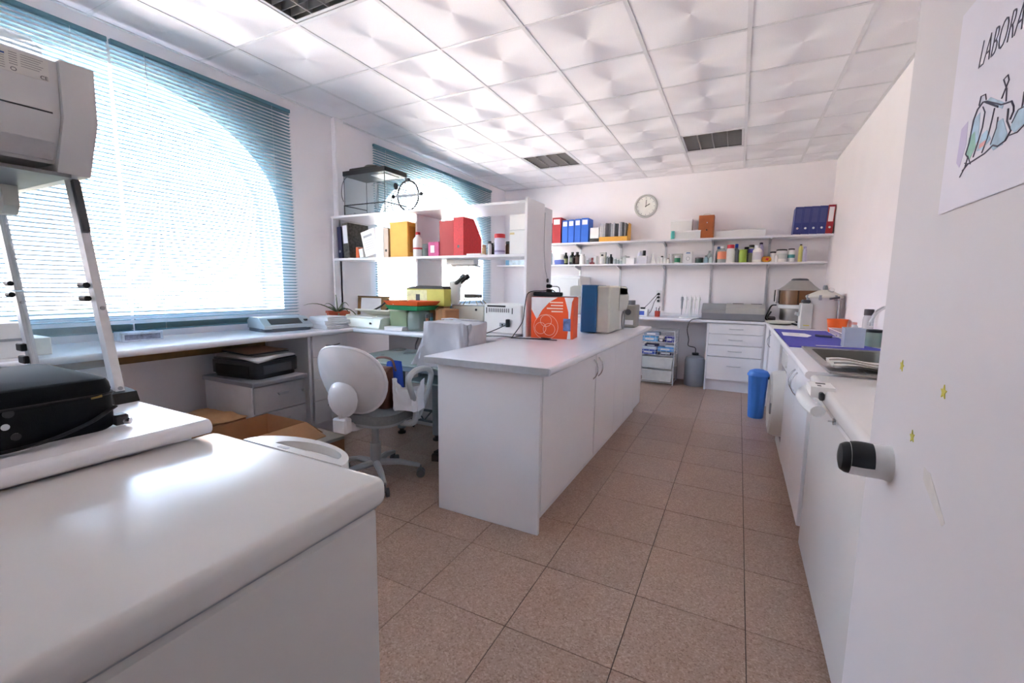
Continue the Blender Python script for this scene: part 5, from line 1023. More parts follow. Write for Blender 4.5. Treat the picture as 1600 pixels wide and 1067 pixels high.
bottle('reagent_bottle', 'dark amber square-shouldered bottle next to the white canister', -2.148, yL, zl, .044, .18, AMB, BLKC, .45, .14, .12, M_('brown_label', (62, 40, 36)), (.12, .6))
bottle('reagent_bottle', 'small dark amber bottle squeezed before the dark pair', -2.19, yL-.045, zl, .024, .12, AMB, M_('brown_cap', (50, 28, 24)), .5, .12, .12)
bottle('canister', 'white round-shouldered canister right of the dark bottles', -2.070, yL, zl, .042, .15, WB2, PLW, .7, .08, .10, cat='canister')
bottle('vial', 'tiny clear vial with white cap beside the white canister', -1.990, yL, zl, .018, .08, GLB, PLW, .8, .06, .2, cat='vial')
t = thing('rubber_stamp', 'small red stamp with upright handle on the lower wall shelf', 'stamp', (-1.915, yL-.02, zl)); m = MB(); m.box(-.034, .034, -.018, .018, 0, .026, .003); m.build('base', M_('dark_red', (124, 28, 36)), t); m = MB(); m.lathe([(.011, .026), (.008, .05), (.014, .075), (.012, .09), (0, .094)], n=14); m.build('handle', M_('dark_red', (124, 28, 36)), t)
bottle('white_jar', 'white jar right of the red stamp', -1.873, yL+.02, zl, .032, .118, WB2, PLW, .85, .05, .14, cat='jar')
t = thing('white_carton', 'tall pale carton behind the spray bottle on the lower wall shelf', 'carton', (-1.78, yL+.06, zl)); m = MB(); m.box(-.042, .042, -.03, .03, 0, .17, .002); m.build('carton', PLB, t); m = MB(); m.box(-.0425, .0425, -.0305, .0305, .14, .171); m.build('flap', M_('carton_flap', (196, 194, 190)), t)
bottle('spray_bottle', 'white bottle with a black cap before the pale carton', -1.768, yL-.03, zl, .03, .135, WB2, BLKC, .5, .1, .16)
bottle('squeeze_bottle', 'slim translucent bottle left of the black dropper bottle', -1.705, yL+.02, zl, .02, .12, GLB, PLW, .5, .14, .12)
bottle('dropper_bottle', 'black dropper bottle standing alone on the lower wall shelf', -1.650, yL, zl, .032, .138, BLK, BLK, .38, .2, .14)
for x, r, h, lab in ((-1.585, .02, .085, 'short clear vial just right of the black dropper bottle'), (-1.545, .017, .07, 'tiny clear vial by the second shelf upright'), (-1.503, .02, .062, 'small clear pot with white lid left of the glass dish')):
    bottle('vial', lab, x, yL, zl, r, h, GLB, PLW, .85, .05, .2, cat='vial')
t = thing('glass_dish', 'clear glass dish with a grey lid on the lower wall shelf', 'dish', (-1.45, yL+.03, zl)); m = MB(); m.lathe([(0, .001), (.05, .001), (.054, .09), (.05, .09), (.046, .006), (0, .005)], n=22); m.build('dish', GLB, t); m = MB(); m.lathe([(0, .091), (.058, .091), (.058, .105), (.012, .108), (.012, .118), (0, .118)], n=22); m.build('lid', GREY, t)
t = thing('white_carton', 'small white carton in front of the glass dish', 'carton', (-1.37, yL-.02, zl)); m = MB(); m.box(-.056, .056, -.03, .04, 0, .08, .002); m.build('carton', PAPER, t); m = MB(); m.box(-.057, .057, -.031, .041, .068, .082); m.build('lid', PAPER, t)
bottle('squeeze_bottle', 'tall lilac-white bottle behind the square white box', -1.255, yL+.03, zl, .033, .178, M_('lilac_bottle', (218, 216, 232)), PLW, .6, .12, .1)
bottle('reagent_bottle', 'bottle with a tall black cap beside the lilac-white bottle', -1.198, yL+.03, zl, .028, .18, WB2, BLK, .72, .05, .42)
t = thing('white_carton', 'square pale box with a handle notch below the black-capped bottle', 'carton', (-1.20, yL-.045, zl)); m = MB(); m.box(-.058, .058, -.03, .03, 0, .102, .002); m.build('carton', M_('pale_lilac_card', (222, 220, 228)), t); m = MB(); m.box(-.058, .058, -.0302, .0302, .09, .1025); m.build('lid', PLW, t)
t = thing('conical_flask', 'small white conical flask on the lower wall shelf', 'flask', (-1.075, yL, zl)); m = MB(); m.lathe([(0, 0), (.036, 0), (.036, .01), (.012, .09), (.012, .12)], n=20); m.build('flask', WB2, t); m = MB(); m.lathe([(.014, .12), (.014, .13), (0, .13)], n=14); m.build('stopper', PLW, t)
for x, r, h, lab, cm in ((-.998, .022, .088, 'small white pot right of the conical flask', PLW), (-.955, .018, .10, 'white vial with dark cap right of the small white pot', BLK), (-.91, .024, .07, 'squat white pot near the third upright', PLW), (-.875, .016, .07, 'tiny white vial with black cap by the third upright', BLK), (-.842, .024, .128, 'tall slim white bottle left of the green-labelled pot', PLW)):
    bottle('vial', lab, x, yL+(.0 if h < .12 else .04), zl, r, h, WB2, cm, .75, .06, .16, cat='pot' if 'pot' in lab else 'vial')
t = thing('white_carton', 'long pale carton lying behind the green-labelled pot', 'carton', (-.80, yL+.10, zl)); m = MB(); m.box(-.08, .09, -.03, .03, 0, .13, .002); m.build('carton', PLB, t); m = MB(); m.box(-.081, .091, -.031, .031, .118, .131); m.build('lid', M_('carton_flap', (196, 194, 190)), t)
bottle('pill_pot', 'white pot with a bright green label on the lower wall shelf', -.758, yL, zl, .036, .10, WB2, PLW, .95, .02, .16, M_('green_label', (24, 132, 92)), (.12, .7), cat='pot')
t = thing('gauge_card', 'white instrument card with a round printed dial on the lower wall shelf', 'box', (-.628, yL, zl)); m = MB(); m.box(-.054, .054, 0, .05, 0, .155, .003); m.build('box', PAPER, t); m = MB(); m.tube([(.022*math.cos(a), -.001, .06+.022*math.sin(a)) for a in [2*math.pi*i/18 for i in range(18)]], .002, 4, True); m.build('dial_print', GREY, t); m = MB(); m.prism([(-.03, .125), (.03, .125), (.02, .142), (-.02, .142)], 'y', -.001, .001); m.build('blue_print', M_('blue_print', (120, 150, 190)), t)
t = thing('tape_tin', 'low dark green tin on the lower wall shelf', 'tin', (-.49, yL, zl)); m = MB(); m.lathe([(0, 0), (.048, 0), (.048, .05), (0, .05)], n=20); m.build('tin', M_('dark_green_tin', (28, 70, 62)), t); m = MB(); m.lathe([(.05, .05), (.05, .07), (0, .072)], n=20); m.build('lid', DGREY, t)
bottle('glass_bottle', 'pale blue glass bottle with dark stopper right of the green tin', -.41, yL, zl, .03, .095, M_('pale_blue_glass', (168, 196, 204), .2), BLK, .4, .2, .14)
bottle('glass_bottle', 'second smaller pale glass bottle beside the fourth upright', -.35, yL, zl, .024, .09, M_('pale_aqua_glass', (190, 206, 206), .2), GREY, .5, .16, .14)
bottle('glass_bottle', 'tall grey glass bottle behind the pale glass bottles', -.375, yL+.07, zl, .032, .16, GLB, GREY, .4, .18, .12)
for k in range(3):
    t = thing('booklet', ('white booklet, left of three thin ones by the fourth upright', 'grey booklet in the middle of three thin ones by the fourth upright', 'dark booklet, right of three thin ones by the fourth upright')[k], 'booklet', (-.318+.017*k, yL, zl), group='thin booklets'); t.rotation_euler = (0, math.radians(4), 0)
    m = MB(); m.box(-.006, .006, 0, .10, .001, .125-.006*k); m.build('cover', (PAPER, GREY, BLK)[k], t); m = MB(); m.box(-.004, .004, .003, .1015, .003, .126-.006*k); m.build('pages', PAPER, t)
bottle('solvent_bottle', 'clear bottle with orange label panel and white cap', -.223, yL, zl, .056, .205, GLB, PLW, .45, .14, .12, M_('orange_label', (232, 140, 104)), (.22, .68))
bottle('solvent_bottle', 'bottle with blue cap half hidden behind the orange-labelled bottle', -.262, yL+.08, zl, .04, .21, GLB, M_('navy_cap', (40, 70, 130)), .6, .1, .14)
bottle('solvent_bottle', 'white bottle with a broad red cap on the lower wall shelf', -.13, yL, zl, .054, .222, WB2, M_('scarlet_cap', (206, 44, 64)), .72, .1, .2)
bottle('wash_bottle', 'grey wash bottle with pointed blue top behind the red-capped bottle', -.065, yL+.05, zl, .036, .235, M_('grey_bottle', (150, 152, 160)), M_('blue_nozzle', (44, 84, 186)), .45, .12, .2)
bottle('beaker_cup', 'lime green cylindrical cup on the lower wall shelf', .012, yL-.02, zl, .044, .158, M_('lime_plastic', (156, 186, 70)), M_('lime_lid', (162, 192, 82)), .98, .01, .06, cat='cup', capr=1.0)
bottle('solvent_bottle', 'dark bottle with black cap behind the lime green cup', .055, yL+.07, zl, .036, .195, M_('smoke_bottle', (96, 98, 84)), BLK, .8, .08, .14)
bottle('solvent_bottle', 'olive bottle with purple band and black cap right of the lime cup', .102, yL+.02, zl, .036, .215, M_('olive_bottle', (136, 136, 110)), BLK, .75, .06, .14, M_('purple_band', (66, 58, 146)), (.55, .78))
bottle('solvent_bottle', 'large white lotion bottle with grey label on the lower wall shelf', .168, yL-.01, zl, .054, .205, WB2, PLW, .5, .16, .1, M_('grey_label', (206, 202, 212)), (.15, .6))
bottle('solvent_bottle', 'lilac bottle with dark cap peeping over the white lotion bottle', .205, yL+.07, zl, .03, .245, M_('lilac_bottle2', (190, 182, 212)), M_('plum_cap', (50, 34, 62)), .55, .1, .08)
t = thing('snack_packet', 'crumpled yellow and red packet lying on the lower wall shelf', 'packet', (.268, yL-.01, zl)); m = MB(); m.surf(lambda u, v: (.056*math.cos(2*math.pi*u)*math.sin(math.pi*max(.02, min(.98, v)))*(1+.12*math.sin(11*u*3)), .04*math.sin(2*math.pi*u)*math.sin(math.pi*max(.02, min(.98, v))), .036*(1-math.cos(math.pi*v)) + .006*math.sin(17*u*2+8*v)*math.sin(math.pi*v) + .001), 24, 8, True); m.build('packet', mat('packet_foil', (224, 150, 40), .4, var=.5, scale=18), t); m = MB(); m.box(-.012, .016, -.042, -.038, .02, .05, 0, Matrix.Rotation(.2, 4, 'Y')); m.build('red_print', RED, t)
bottle('white_jar', 'small white jar with black lid right of the yellow packet', .34, yL+.02, zl, .034, .128, WB2, BLK, .98, .02, .14, cat='jar', capr=1.05)
bottle('white_jar', 'big white jar with broad black lid on the lower wall shelf', .425, yL, zl, .058, .15, WB2, BLK, .9, .04, .1, M_('jar_label', (198, 202, 196)), (.25, .65), cat='jar', capr=1.0)
bottle('vial', 'tiny white vial in front of the big black-lidded jar', .372, yL-.045, zl, .017, .08, WB2, PLW, .8, .05, .15, cat='vial')
bottle('white_jar', 'white jar with teal label and dark lid right of the big jar', .525, yL, zl, .038, .158, WB2, DGREY, .8, .06, .1, M_('teal_label', (70, 150, 150)), (.3, .55), cat='jar')
bottle('tall_bottle', 'slim pale yellow bottle with black cap near the end of the lower shelf', .617, yL, zl, .022, .205, M_('pale_yellow', (214, 212, 130)), BLK, .5, .1, .06)
bottle('tall_bottle', 'slim lavender bottle last on the lower wall shelf', .660, yL, zl, .023, .178, M_('lavender_bottle', (196, 190, 216)), M_('lavender_cap', (170, 160, 200)), .6, .08, .12)
t = thing('blue_catalogue', 'pale blue catalogue lying on the left end of the lower wall shelf', 'catalogue', (-3.05, 6.33, zl)); m = MB(); m.box(-.26, .24, -.08, .1, 0, .075, .002); m.build('pages', mat('catalogue_print', (170, 190, 206), .5, var=.35, scale=12), t); m = MB(); m.box(-.262, -.20, -.082, .102, .0, .077, .002); m.build('spine', mat('catalogue_spine', (90, 150, 190), .5), t)

# ------------------------------------------------------------------ back counter
t = thing('back_counter', 'white worktop along the back wall', 'worktop', (-.75, 6.25, 0))
m = slab(MB(), -3.46, .31, 5.97, 6.515, ZR-.036, ZR, ('-y',)); m.build('worktop', TOPM, t, world=True)
m = MB(); m.box(-3.46, .90, 6.495, 6.515, ZR, ZR+.04, .002); m.build('upstand', LAM, t, world=True)
m = MB(); m.box(-1.62, -1.60, 6.0, 6.5, 0, ZR-.037); m.build('support_panel', LAM, t, world=True)
m = MB(); m.box(-3.44, -1.62, 6.01, 6.03, 0, ZR-.037); m.build('front_panel', LAM, t, world=True)
t = thing('drawer_unit', 'white four-drawer base unit under the back counter beside the water jug', 'drawer unit', (0, 6.2, 0))
m = MB(); m.box(-.322, -.302, 5.99, 6.5, 0, ZR-.037, .001); m.box(.29, .31, 5.99, 6.5, 0, ZR-.037, .001); m.box(-.302, .29, 6.48, 6.5, .1, ZR-.037); m.box(-.302, .29, 6.01, 6.48, .125, .145); m.build('carcass', LAM, t, world=True)
m = MB(); m.box(-.302, .29, 6.02, 6.035, 0, .125); m.build('plinth', LAME, t, world=True)
for a, b in ((.14, .43), (.436, .573), (.579, .711), (.717, .838)):
    m = MB(); m.box(-.300, .288, 5.985, 6.004, a, b, .0015); d = m.build('drawer', LAM, t, world=True)
    m = MB(); zc = (a+b)/2+.035*(a < .2); bow(m, (-.075, 5.985, zc), (.075, 5.985, zc), (0, -.026, 0), .0045); m.build('handle', ALU, d, world=True)
m = MB(); m.box(.312, .345, 5.44, 5.98, 0, ZR-.037, .002); tag(m.build('filler_panel', LAM), 'narrow white filler panel at the corner of the two counters', 'panel')
# white fridge-like oven on back counter left
t = thing('lab_oven', 'white box oven on the back counter behind the shelving end', 'oven', (-2.16, 6.24, ZR)); m = MB(); m.box(-.40, .17, -.25, .24, .01, .535, .008); m.build('housing', PLW, t); m = MB(); m.box(-.37, .15, -.262, -.2505, .05, .50, .006); m.build('door', PLW, t); m = MB(); m.box(-.2, .1, -.2, .1, .536, .546, .002); m.build('top_label', PAPER, t); m = MB(); m.cyl((-.3, -.263, .1), (-.3, -.27, .1), .018, n=14); m.build('dial', GREY, t)
# wall sockets
t = thing('wall_socket', 'vertical triple socket plate with black plugs on the back wall', 'socket', (-1.005, BK, 1.145))
m = MB(); m.box(-.032, .032, -.012, 0, -.095, .085, .003); m.build('plate', PLW, t)
for z in (.035, -.01, -.06): m = MB(); m.cyl((0, -.012, z), (0, -.018, z), .019, n=14); m.build('socket', DGREY, t)
for z in (.035, -.01): m = MB(); m.cyl((0, -.018, z), (-.012, -.05, z-.004), .016, .010, n=12); m.build('plug', BLK, t)
cable('mains_lead', 'black lead from the back wall socket down to the vortex mixer', [(-1.017, 6.47, 1.175), (-1.06, 6.43, 1.12), (-1.11, 6.38, 1.05), (-1.15, 6.33, 1.0), (-1.165, 6.30, .97)], .004)
cable('mains_lead', 'lower black lead from the back wall socket reaching the counter', [(-1.017, 6.47, 1.13), (-1.05, 6.45, 1.07), (-1.07, 6.43, .99), (-1.10, 6.42, .92), (-1.18, 6.42, ZR+.006), (-1.30, 6.40, ZR+.005)], .004)
t = thing('vortex_mixer', 'white and blue vortex mixer with black cup on the back counter', 'mixer', (-1.155, 6.2, ZR)); m = MB(); m.prism([(-.08, 0), (.08, 0), (.08, .09), (-.05, .10), (-.08, .06)], 'x', -.07, .07); m.build('housing', PLW, t); m = MB(); m.box(-.055, .035, -.083, -.075, .02, .075, .002, Matrix.Rotation(0, 4, 'X')); m.build('front_panel', M_('royal_blue_panel', (54, 84, 176)), t); m = MB(); m.lathe([(.03, .094), (.034, .12), (.024, .122), (0, .112)], n=16); m.build('cup', BLK, t)
t = thing('mouse_stapler', 'small black stapler lying on the back counter left of the mixer', 'stapler', (-1.33, 6.2, ZR)); m = MB(); m.box(-.08, .07, -.02, .02, 0, .014, .004); m.build('base', BLK, t); m = MB(); m.prism([(-.08, .02), (.05, .05), (.07, .06), (.06, .075), (-.03, .068), (-.085, .035)], 'y', -.018, .018); m.build('arm', BLK, t)
t = thing('pen_cup', 'small red pen cup on the back counter', 'cup', (-.965, 6.22, ZR)); m = MB(); m.lathe([(0, 0), (.034, 0), (.036, .078), (.032, .078), (.03, .004), (0, .004)], n=18); m.build('cup', M_('rust_red', (178, 62, 48)), t)
for k, (a, b) in enumerate(((.012, .02), (-.015, -.01), (.0, .012))):
    p = thing('pen', ('dark pen leaning right in the red cup', 'dark pen leaning left in the red cup', 'short grey pen upright in the red cup')[k], 'pen', (-.965+a*.5, 6.22, ZR+.006)); m = MB(); m.cyl((0, 0, 0), (b, .004*k, .12-.012*k), .0042, n=8); m.build('barrel', (BLK, DGREY, GREY)[k], p); m = MB(); m.cyl((b, .004*k, .12-.012*k), (b*1.1, .004*k, .132-.012*k), .0046, n=8); m.build('cap', BLK, p)
# pipette stand
t = thing('pipette_stand', 'white acrylic pipette stand on the back counter', 'pipette stand', (-.55, 6.2, ZR)); m = MB(); m.prism(rrect(-.13, .11, -.07, .07, .03, 4), 'z', 0, .012); m.build('base', PLW, t); m = MB(); m.box(-.022, .022, -.012, .012, .012, .26, .004); m.build('post', PLW, t); m = MB(); m.box(-.12, .12, -.02, .02, .235, .25, .004); m.build('rack_bar', PLW, t)
for k, x in enumerate((-.105, -.055, .0, .05, .10)):
    p = thing('pipette', ('grey pipette at the left end of the white stand', 'white pipette second from the left in the stand', 'white pipette in the middle of the stand', 'white pipette second from the right in the stand', 'white pipette at the right end of the stand')[k], 'pipette', (-.55+x, 6.2-.032, ZR+.04), group='pipettes in the stand')
    m = MB(); m.lathe([(0, .0), (.004, .0), (.007, .07), (.012, .09), (.014, .17), (.018, .2), (.015, .235), (0, .235)], n=10); m.build('barrel', GREY if k == 0 else PLW, p); m = MB(); m.cyl((0, 0, .235), (0, 0, .262), .0045, n=8); m.build('plunger', PLW, p); m = MB(); m.box(-.004, .004, .006, .026, .205, .215, .002); m.build('finger_hook', PLW, p)
t = thing('spectrophotometer', 'long low grey spectrophotometer on the back counter', 'instrument', (-.06, 6.19, ZR)); LGR = M_('light_warm_grey', (176, 176, 172)); m = MB(); m.prism([(-.16, .006), (.2, .006), (.2, .105), (-.165, .085)], 'x', -.34, .35); m.build('base', M_('mid_grey', (128, 130, 136)), t); m = MB(); m.prism([(-.155, .08), (.2, .08), (.2, .20), (-.03, .20), (-.15, .155)], 'x', -.07, .35); m.build('sample_cover', LGR, t); m = MB(); m.prism([(-.155, .08), (.2, .08), (.2, .195), (.0, .195), (-.155, .12)], 'x', -.345, -.072); m.build('control_panel', M_('stone_grey', (146, 148, 150)), t)
for x in (0.0, .2): m = MB(); m.box(x, x+.12, -.02, .0, .2005, .207, .002); m.build('lid_grip', DGREY, t)
m = MB(); m.box(-.34, .35, -.165, .2, 0, .006); m.build('feet_strip', BLK, t)
# under counter: basket rack, jug
WIR = M_('white_wire', (206, 208, 212), .4); t = thing('basket_rack', 'white wire rack with pull-out baskets under the back counter', 'rack', (-.90, 6.17, 0))
for x in (-.205, .205):
    for y in (-.18, .22): m = MB(); m.cyl((x, y, 0), (x, y, .715), .007, n=8); m.build('post', WIR, t)
for z in (.03, .20, .37, .54, .71):
    for x in (-.205, .205): m = MB(); m.cyl((x, -.18, z), (x, .22, z), .005, n=6); m.build('side_rail', WIR, t)
    if z in (.03, .71):
        for y in (-.18, .22): m = MB(); m.cyl((-.205, y, z), (.205, y, z), .005, n=6); m.build('cross_rail', WIR, t)
LIN = mat('linen_liner', (206, 205, 202), .8, var=.05)
for z in (.045, .215):
    m = MB(); m.add([(sx*a, -.19 if sy < 0 else .2, zz) for zz, a in ((z, .18), (z+.145, .195)) for sx, sy in ((-1, -1), (1, -1), (1, 1), (-1, 1))], [(0, 1, 5, 4), (1, 2, 6, 5), (2, 3, 7, 6), (3, 0, 4, 7), (3, 2, 1, 0)])
    m.tube([(-.195, -.19, z+.146), (.195, -.19, z+.146), (.195, .2, z+.146), (-.195, .2, z+.146)], .006, 6, True); m.build('linen_basket', LIN, t)
for z in (.385, .555):
    m = MB()
    for q in range(3): m.tube([(-.195, -.18, z+.01+.04*q), (.195, -.18, z+.01+.04*q), (.195, .2, z+.01+.04*q), (-.195, .2, z+.01+.04*q)], .003, 5, True)
    for q in range(6): x = -.18+.072*q; m.tube([(x, -.18, z+.09), (x, -.18, z), (x, .2, z), (x, .2, z+.09)], .0025, 5)
    m.build('wire_basket', WIR, t)
for x, y, z, w_, h, rgb, lab in ((-1.02, 6.07, .392, .19, .06, (40, 70, 170), 'royal blue carton low in the second wire basket'), (-1.02, 6.09, .453, .19, .035, (226, 228, 232), 'flat white carton on the royal blue one in the rack'), (-1.0, 6.14, .489, .17, .028, (62, 48, 84), 'thin plum carton on top in the second wire basket'), (-.80, 6.08, .392, .20, .045, (52, 42, 66), 'dark plum carton at the right of the second basket'), (-.81, 6.10, .438, .2, .055, (96, 160, 222), 'sky blue carton at the right of the second basket'), (-.76, 6.12, .494, .12, .03, (220, 226, 232), 'small white carton topmost in the second basket'),
    (-1.01, 6.07, .562, .2, .07, (90, 166, 216), 'sky blue carton in the top wire basket'), (-.865, 6.06, .562, .07, .05, (60, 50, 70), 'small dark carton in the middle of the top basket'), (-.865, 6.06, .613, .06, .03, (214, 212, 210), 'small white carton on the small dark one in the top basket'), (-.765, 6.07, .562, .11, .08, (56, 54, 150), 'indigo carton at the right of the top basket'), (-1.0, 6.12, .634, .2, .05, (150, 164, 182), 'grey-blue carton lying on the sky blue one in the top basket')):
    t = thing('reagent_carton', lab, 'carton', (x, y, z)); m = MB(); m.box(-w_/2, w_/2, -.06, .07, 0, h, .002); m.build('carton', mat('carton_%d_%d_%d' % rgb, rgb, .5, var=.12, scale=20), t); m = MB(); m.box(-w_*.3, w_*.25, -.0612, -.06, h*.3, h*.7); m.build('label', PAPER, t)
t = thing('floor_jug', 'large translucent grey water container on the floor by the drawer unit', 'jug', (-.455, 6.19, 0)); JUG = mat('grey_jug', (140, 144, 152), .35, var=.04)
m = MB(); m.lathe([(0, 0), (.115, 0), (.125, .015), (.125, .33), (.11, .37), (.06, .395), (.04, .40)], n=28); m.build('body', JUG, t); m = MB(); m.lathe([(.042, .40), (.042, .43), (0, .432)], n=16); m.build('cap', BLK, t)
cable('jug_tube', 'thin black tube hanging from the counter edge into the water container', [(-.455, 6.19, .43), (-.46, 6.15, .50), (-.54, 6.10, .53), (-.53, 6.0, .62), (-.55, 5.95, .75), (-.52, 5.93, .86), (-.45, 5.97, ZR+.008), (-.40, 6.05, ZR+.006)], .005)
# blue bin
t = thing('pedal_bin', 'blue ribbed plastic bin with domed lid on the floor by the washing machine', 'bin', (.225, 4.92, 0)); BIN = mat('bin_blue', (64, 128, 216), .45, var=.04)
m = MB(); n = 48; vs = []; fs = []
prof = [(.066, 0), (.069, .01), (.088, .41), (.092, .42)]
for r, z in prof:
    for i in range(n): a = 2*math.pi*i/n; k = 1 - (.04 if (i % 4 < 2 and .005 < z < .415) else 0); vs.append((r*k*math.cos(a), r*k*math.sin(a)*1.05, z))
for j in range(3): fs += [(j*n+i, j*n+(i+1) % n, (j+1)*n+(i+1) % n, (j+1)*n+i) for i in range(n)]
fs.append(tuple(range(n-1, -1, -1))); m.add(vs, fs); m.build('body', BIN, t); m = MB(); m.lathe([(.098, .42), (.098, .435), (.08, .465), (.04, .482), (0, .485)], n=32); m.build('lid', BIN, t); m = MB(); m.box(.08, .098, -.02, .02, .39, .415, .004); m.build('lid_clip', BLK, t)

# ------------------------------------------------------------------ right-hand run
t = thing('sink_counter', 'white worktop along the right wall holding sink and blue mat', 'worktop', (.62, 4.3, 0))
S0, S1, B0, B1 = 2.42, 3.44, .405, .83
m = MB(); z0, z1 = ZR-.036, ZR
m.box(.315, B0+.01, 2.46, 6.5, z0, z1); m.box(B1-.01, .915, 2.46, 6.5, z0, z1); m.box(B0+.01, B1-.01, S1-.02, 6.5, z0, z1); m.box(B0+.01, B1-.01, 2.46, 2.70, z0, z1)
m.prism([(.315, z0), (.306, z0+.008), (.303, z0+.018), (.306, z1-.008), (.315, z1)], 'y', 2.46, 6.0); m.build('worktop', LAM, t, world=True)
m = MB(); m.box(.90, .916, 2.46, 6.5, ZR, ZR+.035, .002); m.build('upstand', LAM, t, world=True)
t = thing('steel_sink', 'stainless steel sink with drainer and swan-neck tap set in the right worktop', 'sink', (.61, 2.93, ZR))
m = MB(); o_ = rrect(B0-.012, B1+.03, 2.42, S1, .04, 4); i_ = rrect(B0+.03, B1-.03, 2.74, S1-.04, .06, 4); m.ring(o_, i_, 'z', ZR+.0005, ZR+.007); m.build('rim', STEEL, t, world=True)
m = MB(); i2 = rrect(B0+.05, B1-.05, 2.76, S1-.06, .05, 4); n = len(i_); m.add([(x, y, ZR+.006) for x, y in i_] + [(x, y, ZR-.16) for x, y in i2], [(i, (i+1) % n, n+(i+1) % n, n+i) for i in range(n)] + [tuple(range(n, 2*n))]); m.build('bowl', mat('dull_steel', (112, 109, 102), .5, .6), t, world=True)
for k in range(5): x = B0+.06+.07*k; m = MB(); m.box(x, x+.035, 2.45, 2.70, ZR+.007, ZR+.010, .001); m.build('drainer_rib', STEEL, t, world=True)
m = MB(); m.tube([(B0-.01, 2.42, ZR+.008), (B1+.025, 2.42, ZR+.008), (B1+.025, S1, ZR+.008), (B0-.01, S1, ZR+.008)], .006, 6, True); m.build('rim_bead', STEEL, t, world=True)
m = MB(); m.cyl((.64, 3.08, ZR-.158), (.64, 3.08, ZR-.154), .035, n=16); m.build('waste', CHR, t, world=True)
m = MB(); m.lathe([(.026, 0), (.024, .05), (.016, .06), (.012, .08)], (.885, 3.62, ZR), 14); m.tube(spline([(.885, 3.62, ZR+.07), (.885, 3.62, ZR+.2), (.875, 3.62, ZR+.26), (.84, 3.61, ZR+.275), (.795, 3.6, ZR+.24), (.775, 3.60, ZR+.19), (.772, 3.60, ZR+.175)], 6), .011, 10); m.cyl((.772, 3.6, ZR+.178), (.772, 3.6, ZR+.155), .015, n=12); m.cyl((.885, 3.60, ZR+.055), (.885, 3.54, ZR+.075), .006, n=8); m.build('tap', CHR, t, world=True)
t = thing('draining_cloth', 'folded pale cloth lying across the front of the sink', 'cloth', (.52, 2.62, ZR+.018)); m = MB(); m.surf(lambda u, v: (-.10+.36*u, -.14+.26*v, .012+.006*math.sin(9*u)+.005*math.sin(14*v+3*u)), 14, 10); m.surf(lambda u, v: (-.10+.36*u, -.14+.26*v, .004+.006*math.sin(9*u)+.005*math.sin(14*v+3*u)), 14, 10); m.build('cloth', mat('ivory_cloth', (218, 214, 208), .85, var=.04), t)
for y in (-.10, .02): m = MB(); m.tube([(-.10+.36*u, y, .018+.006*math.sin(9*u)+.005*math.sin(14*(y+.14)/.26+3*u)) for u in [i/10 for i in range(11)]], .004, 5); m.build('cloth_hem', mat('taupe_hem', (150, 142, 136), .85), t)
MAT = mat('ultramarine_mat', (58, 62, 172), .6, var=.04)
t = thing('bench_mat', 'ultramarine blue rubber mat spread on the right worktop', 'mat', (.56, 4.2, ZR)); m = MB(); m.prism([(.325, 3.46), (.66, 3.46), (.86, 3.56), (.72, 3.95), (.74, 4.94), (.325, 4.94)], 'z', ZR+.0005, ZR+.005); m.build('mat', MAT, t, world=True); m = MB(); m.tube([(x, y, ZR+.004) for x, y in [(.325, 3.46), (.66, 3.46), (.86, 3.56), (.72, 3.95), (.74, 4.94), (.325, 4.94)]], .003, 5, True); m.build('hem', MAT, t, world=True)
t = thing('paper_sheet', 'white paper slip on the blue mat', 'paper', (.43, 4.42, ZR+.006)); m = MB(); m.prism([(-.08, -.16), (.08, -.22), (.13, -.05), (.10, .12), (-.07, .16)], 'z', 0, .0015); m.build('paper', PAPER, t); m = MB(); m.box(-.03, .05, -.05, .05, .0016, .0022); m.build('printed_block', M_('faint_print', (216, 216, 220)), t)
t = thing('blue_pipettor', 'dark blue pen-like tool lying on the blue mat', 'tool', (.63, 4.28, ZR+.005)); m = MB(); m.cyl((-.05, .05, .01), (.05, -.02, .01), .009, n=10); m.build('body', NAVY, t); m = MB(); m.cyl((.05, -.02, .01), (.11, -.06, .008), .003, n=8); m.build('tip', CHR, t)
t = thing('spatula', 'thin steel spatula at the near edge of the blue mat', 'spatula', (.58, 3.56, ZR+.005)); m = MB(); m.cyl((-.10, -.02, .006), (.08, .02, .005), .004, n=8); m.build('handle', CHR, t); m = MB(); m.box(.08, .13, .012, .028, .003, .006, .001); m.build('blade', CHR, t)
t = thing('plastic_tray', 'clear shallow plastic tray on the right worktop behind the mat', 'tray', (.82, 4.42, ZR)); m = MB(); m.add([(sx*a, sy*b, z) for z, a, b in ((.001, .075, .33), (.05, .09, .36)) for sx, sy in ((-1, -1), (1, -1), (1, 1), (-1, 1))], [(0, 1, 5, 4), (1, 2, 6, 5), (2, 3, 7, 6), (3, 0, 4, 7), (3, 2, 1, 0)]); m.build('tray', clear('tray_plastic', (226, 230, 236), .5, .15), t); m = MB(); m.tube([(-.09, -.36, .05), (.09, -.36, .05), (.09, .36, .05), (-.09, .36, .05)], .003, 5, True); m.build('rim', PLW, t)
t = thing('red_clip', 'small red clip lying in the clear tray', 'clip', (.81, 4.20, ZR+.004)); m = MB(); m.box(-.03, .03, -.01, .01, 0, .014, .003); m.build('jaw', RED, t); m = MB(); m.cyl((-.03, 0, .018), (.02, 0, .026), .004, n=6); m.build('lever', RED, t)
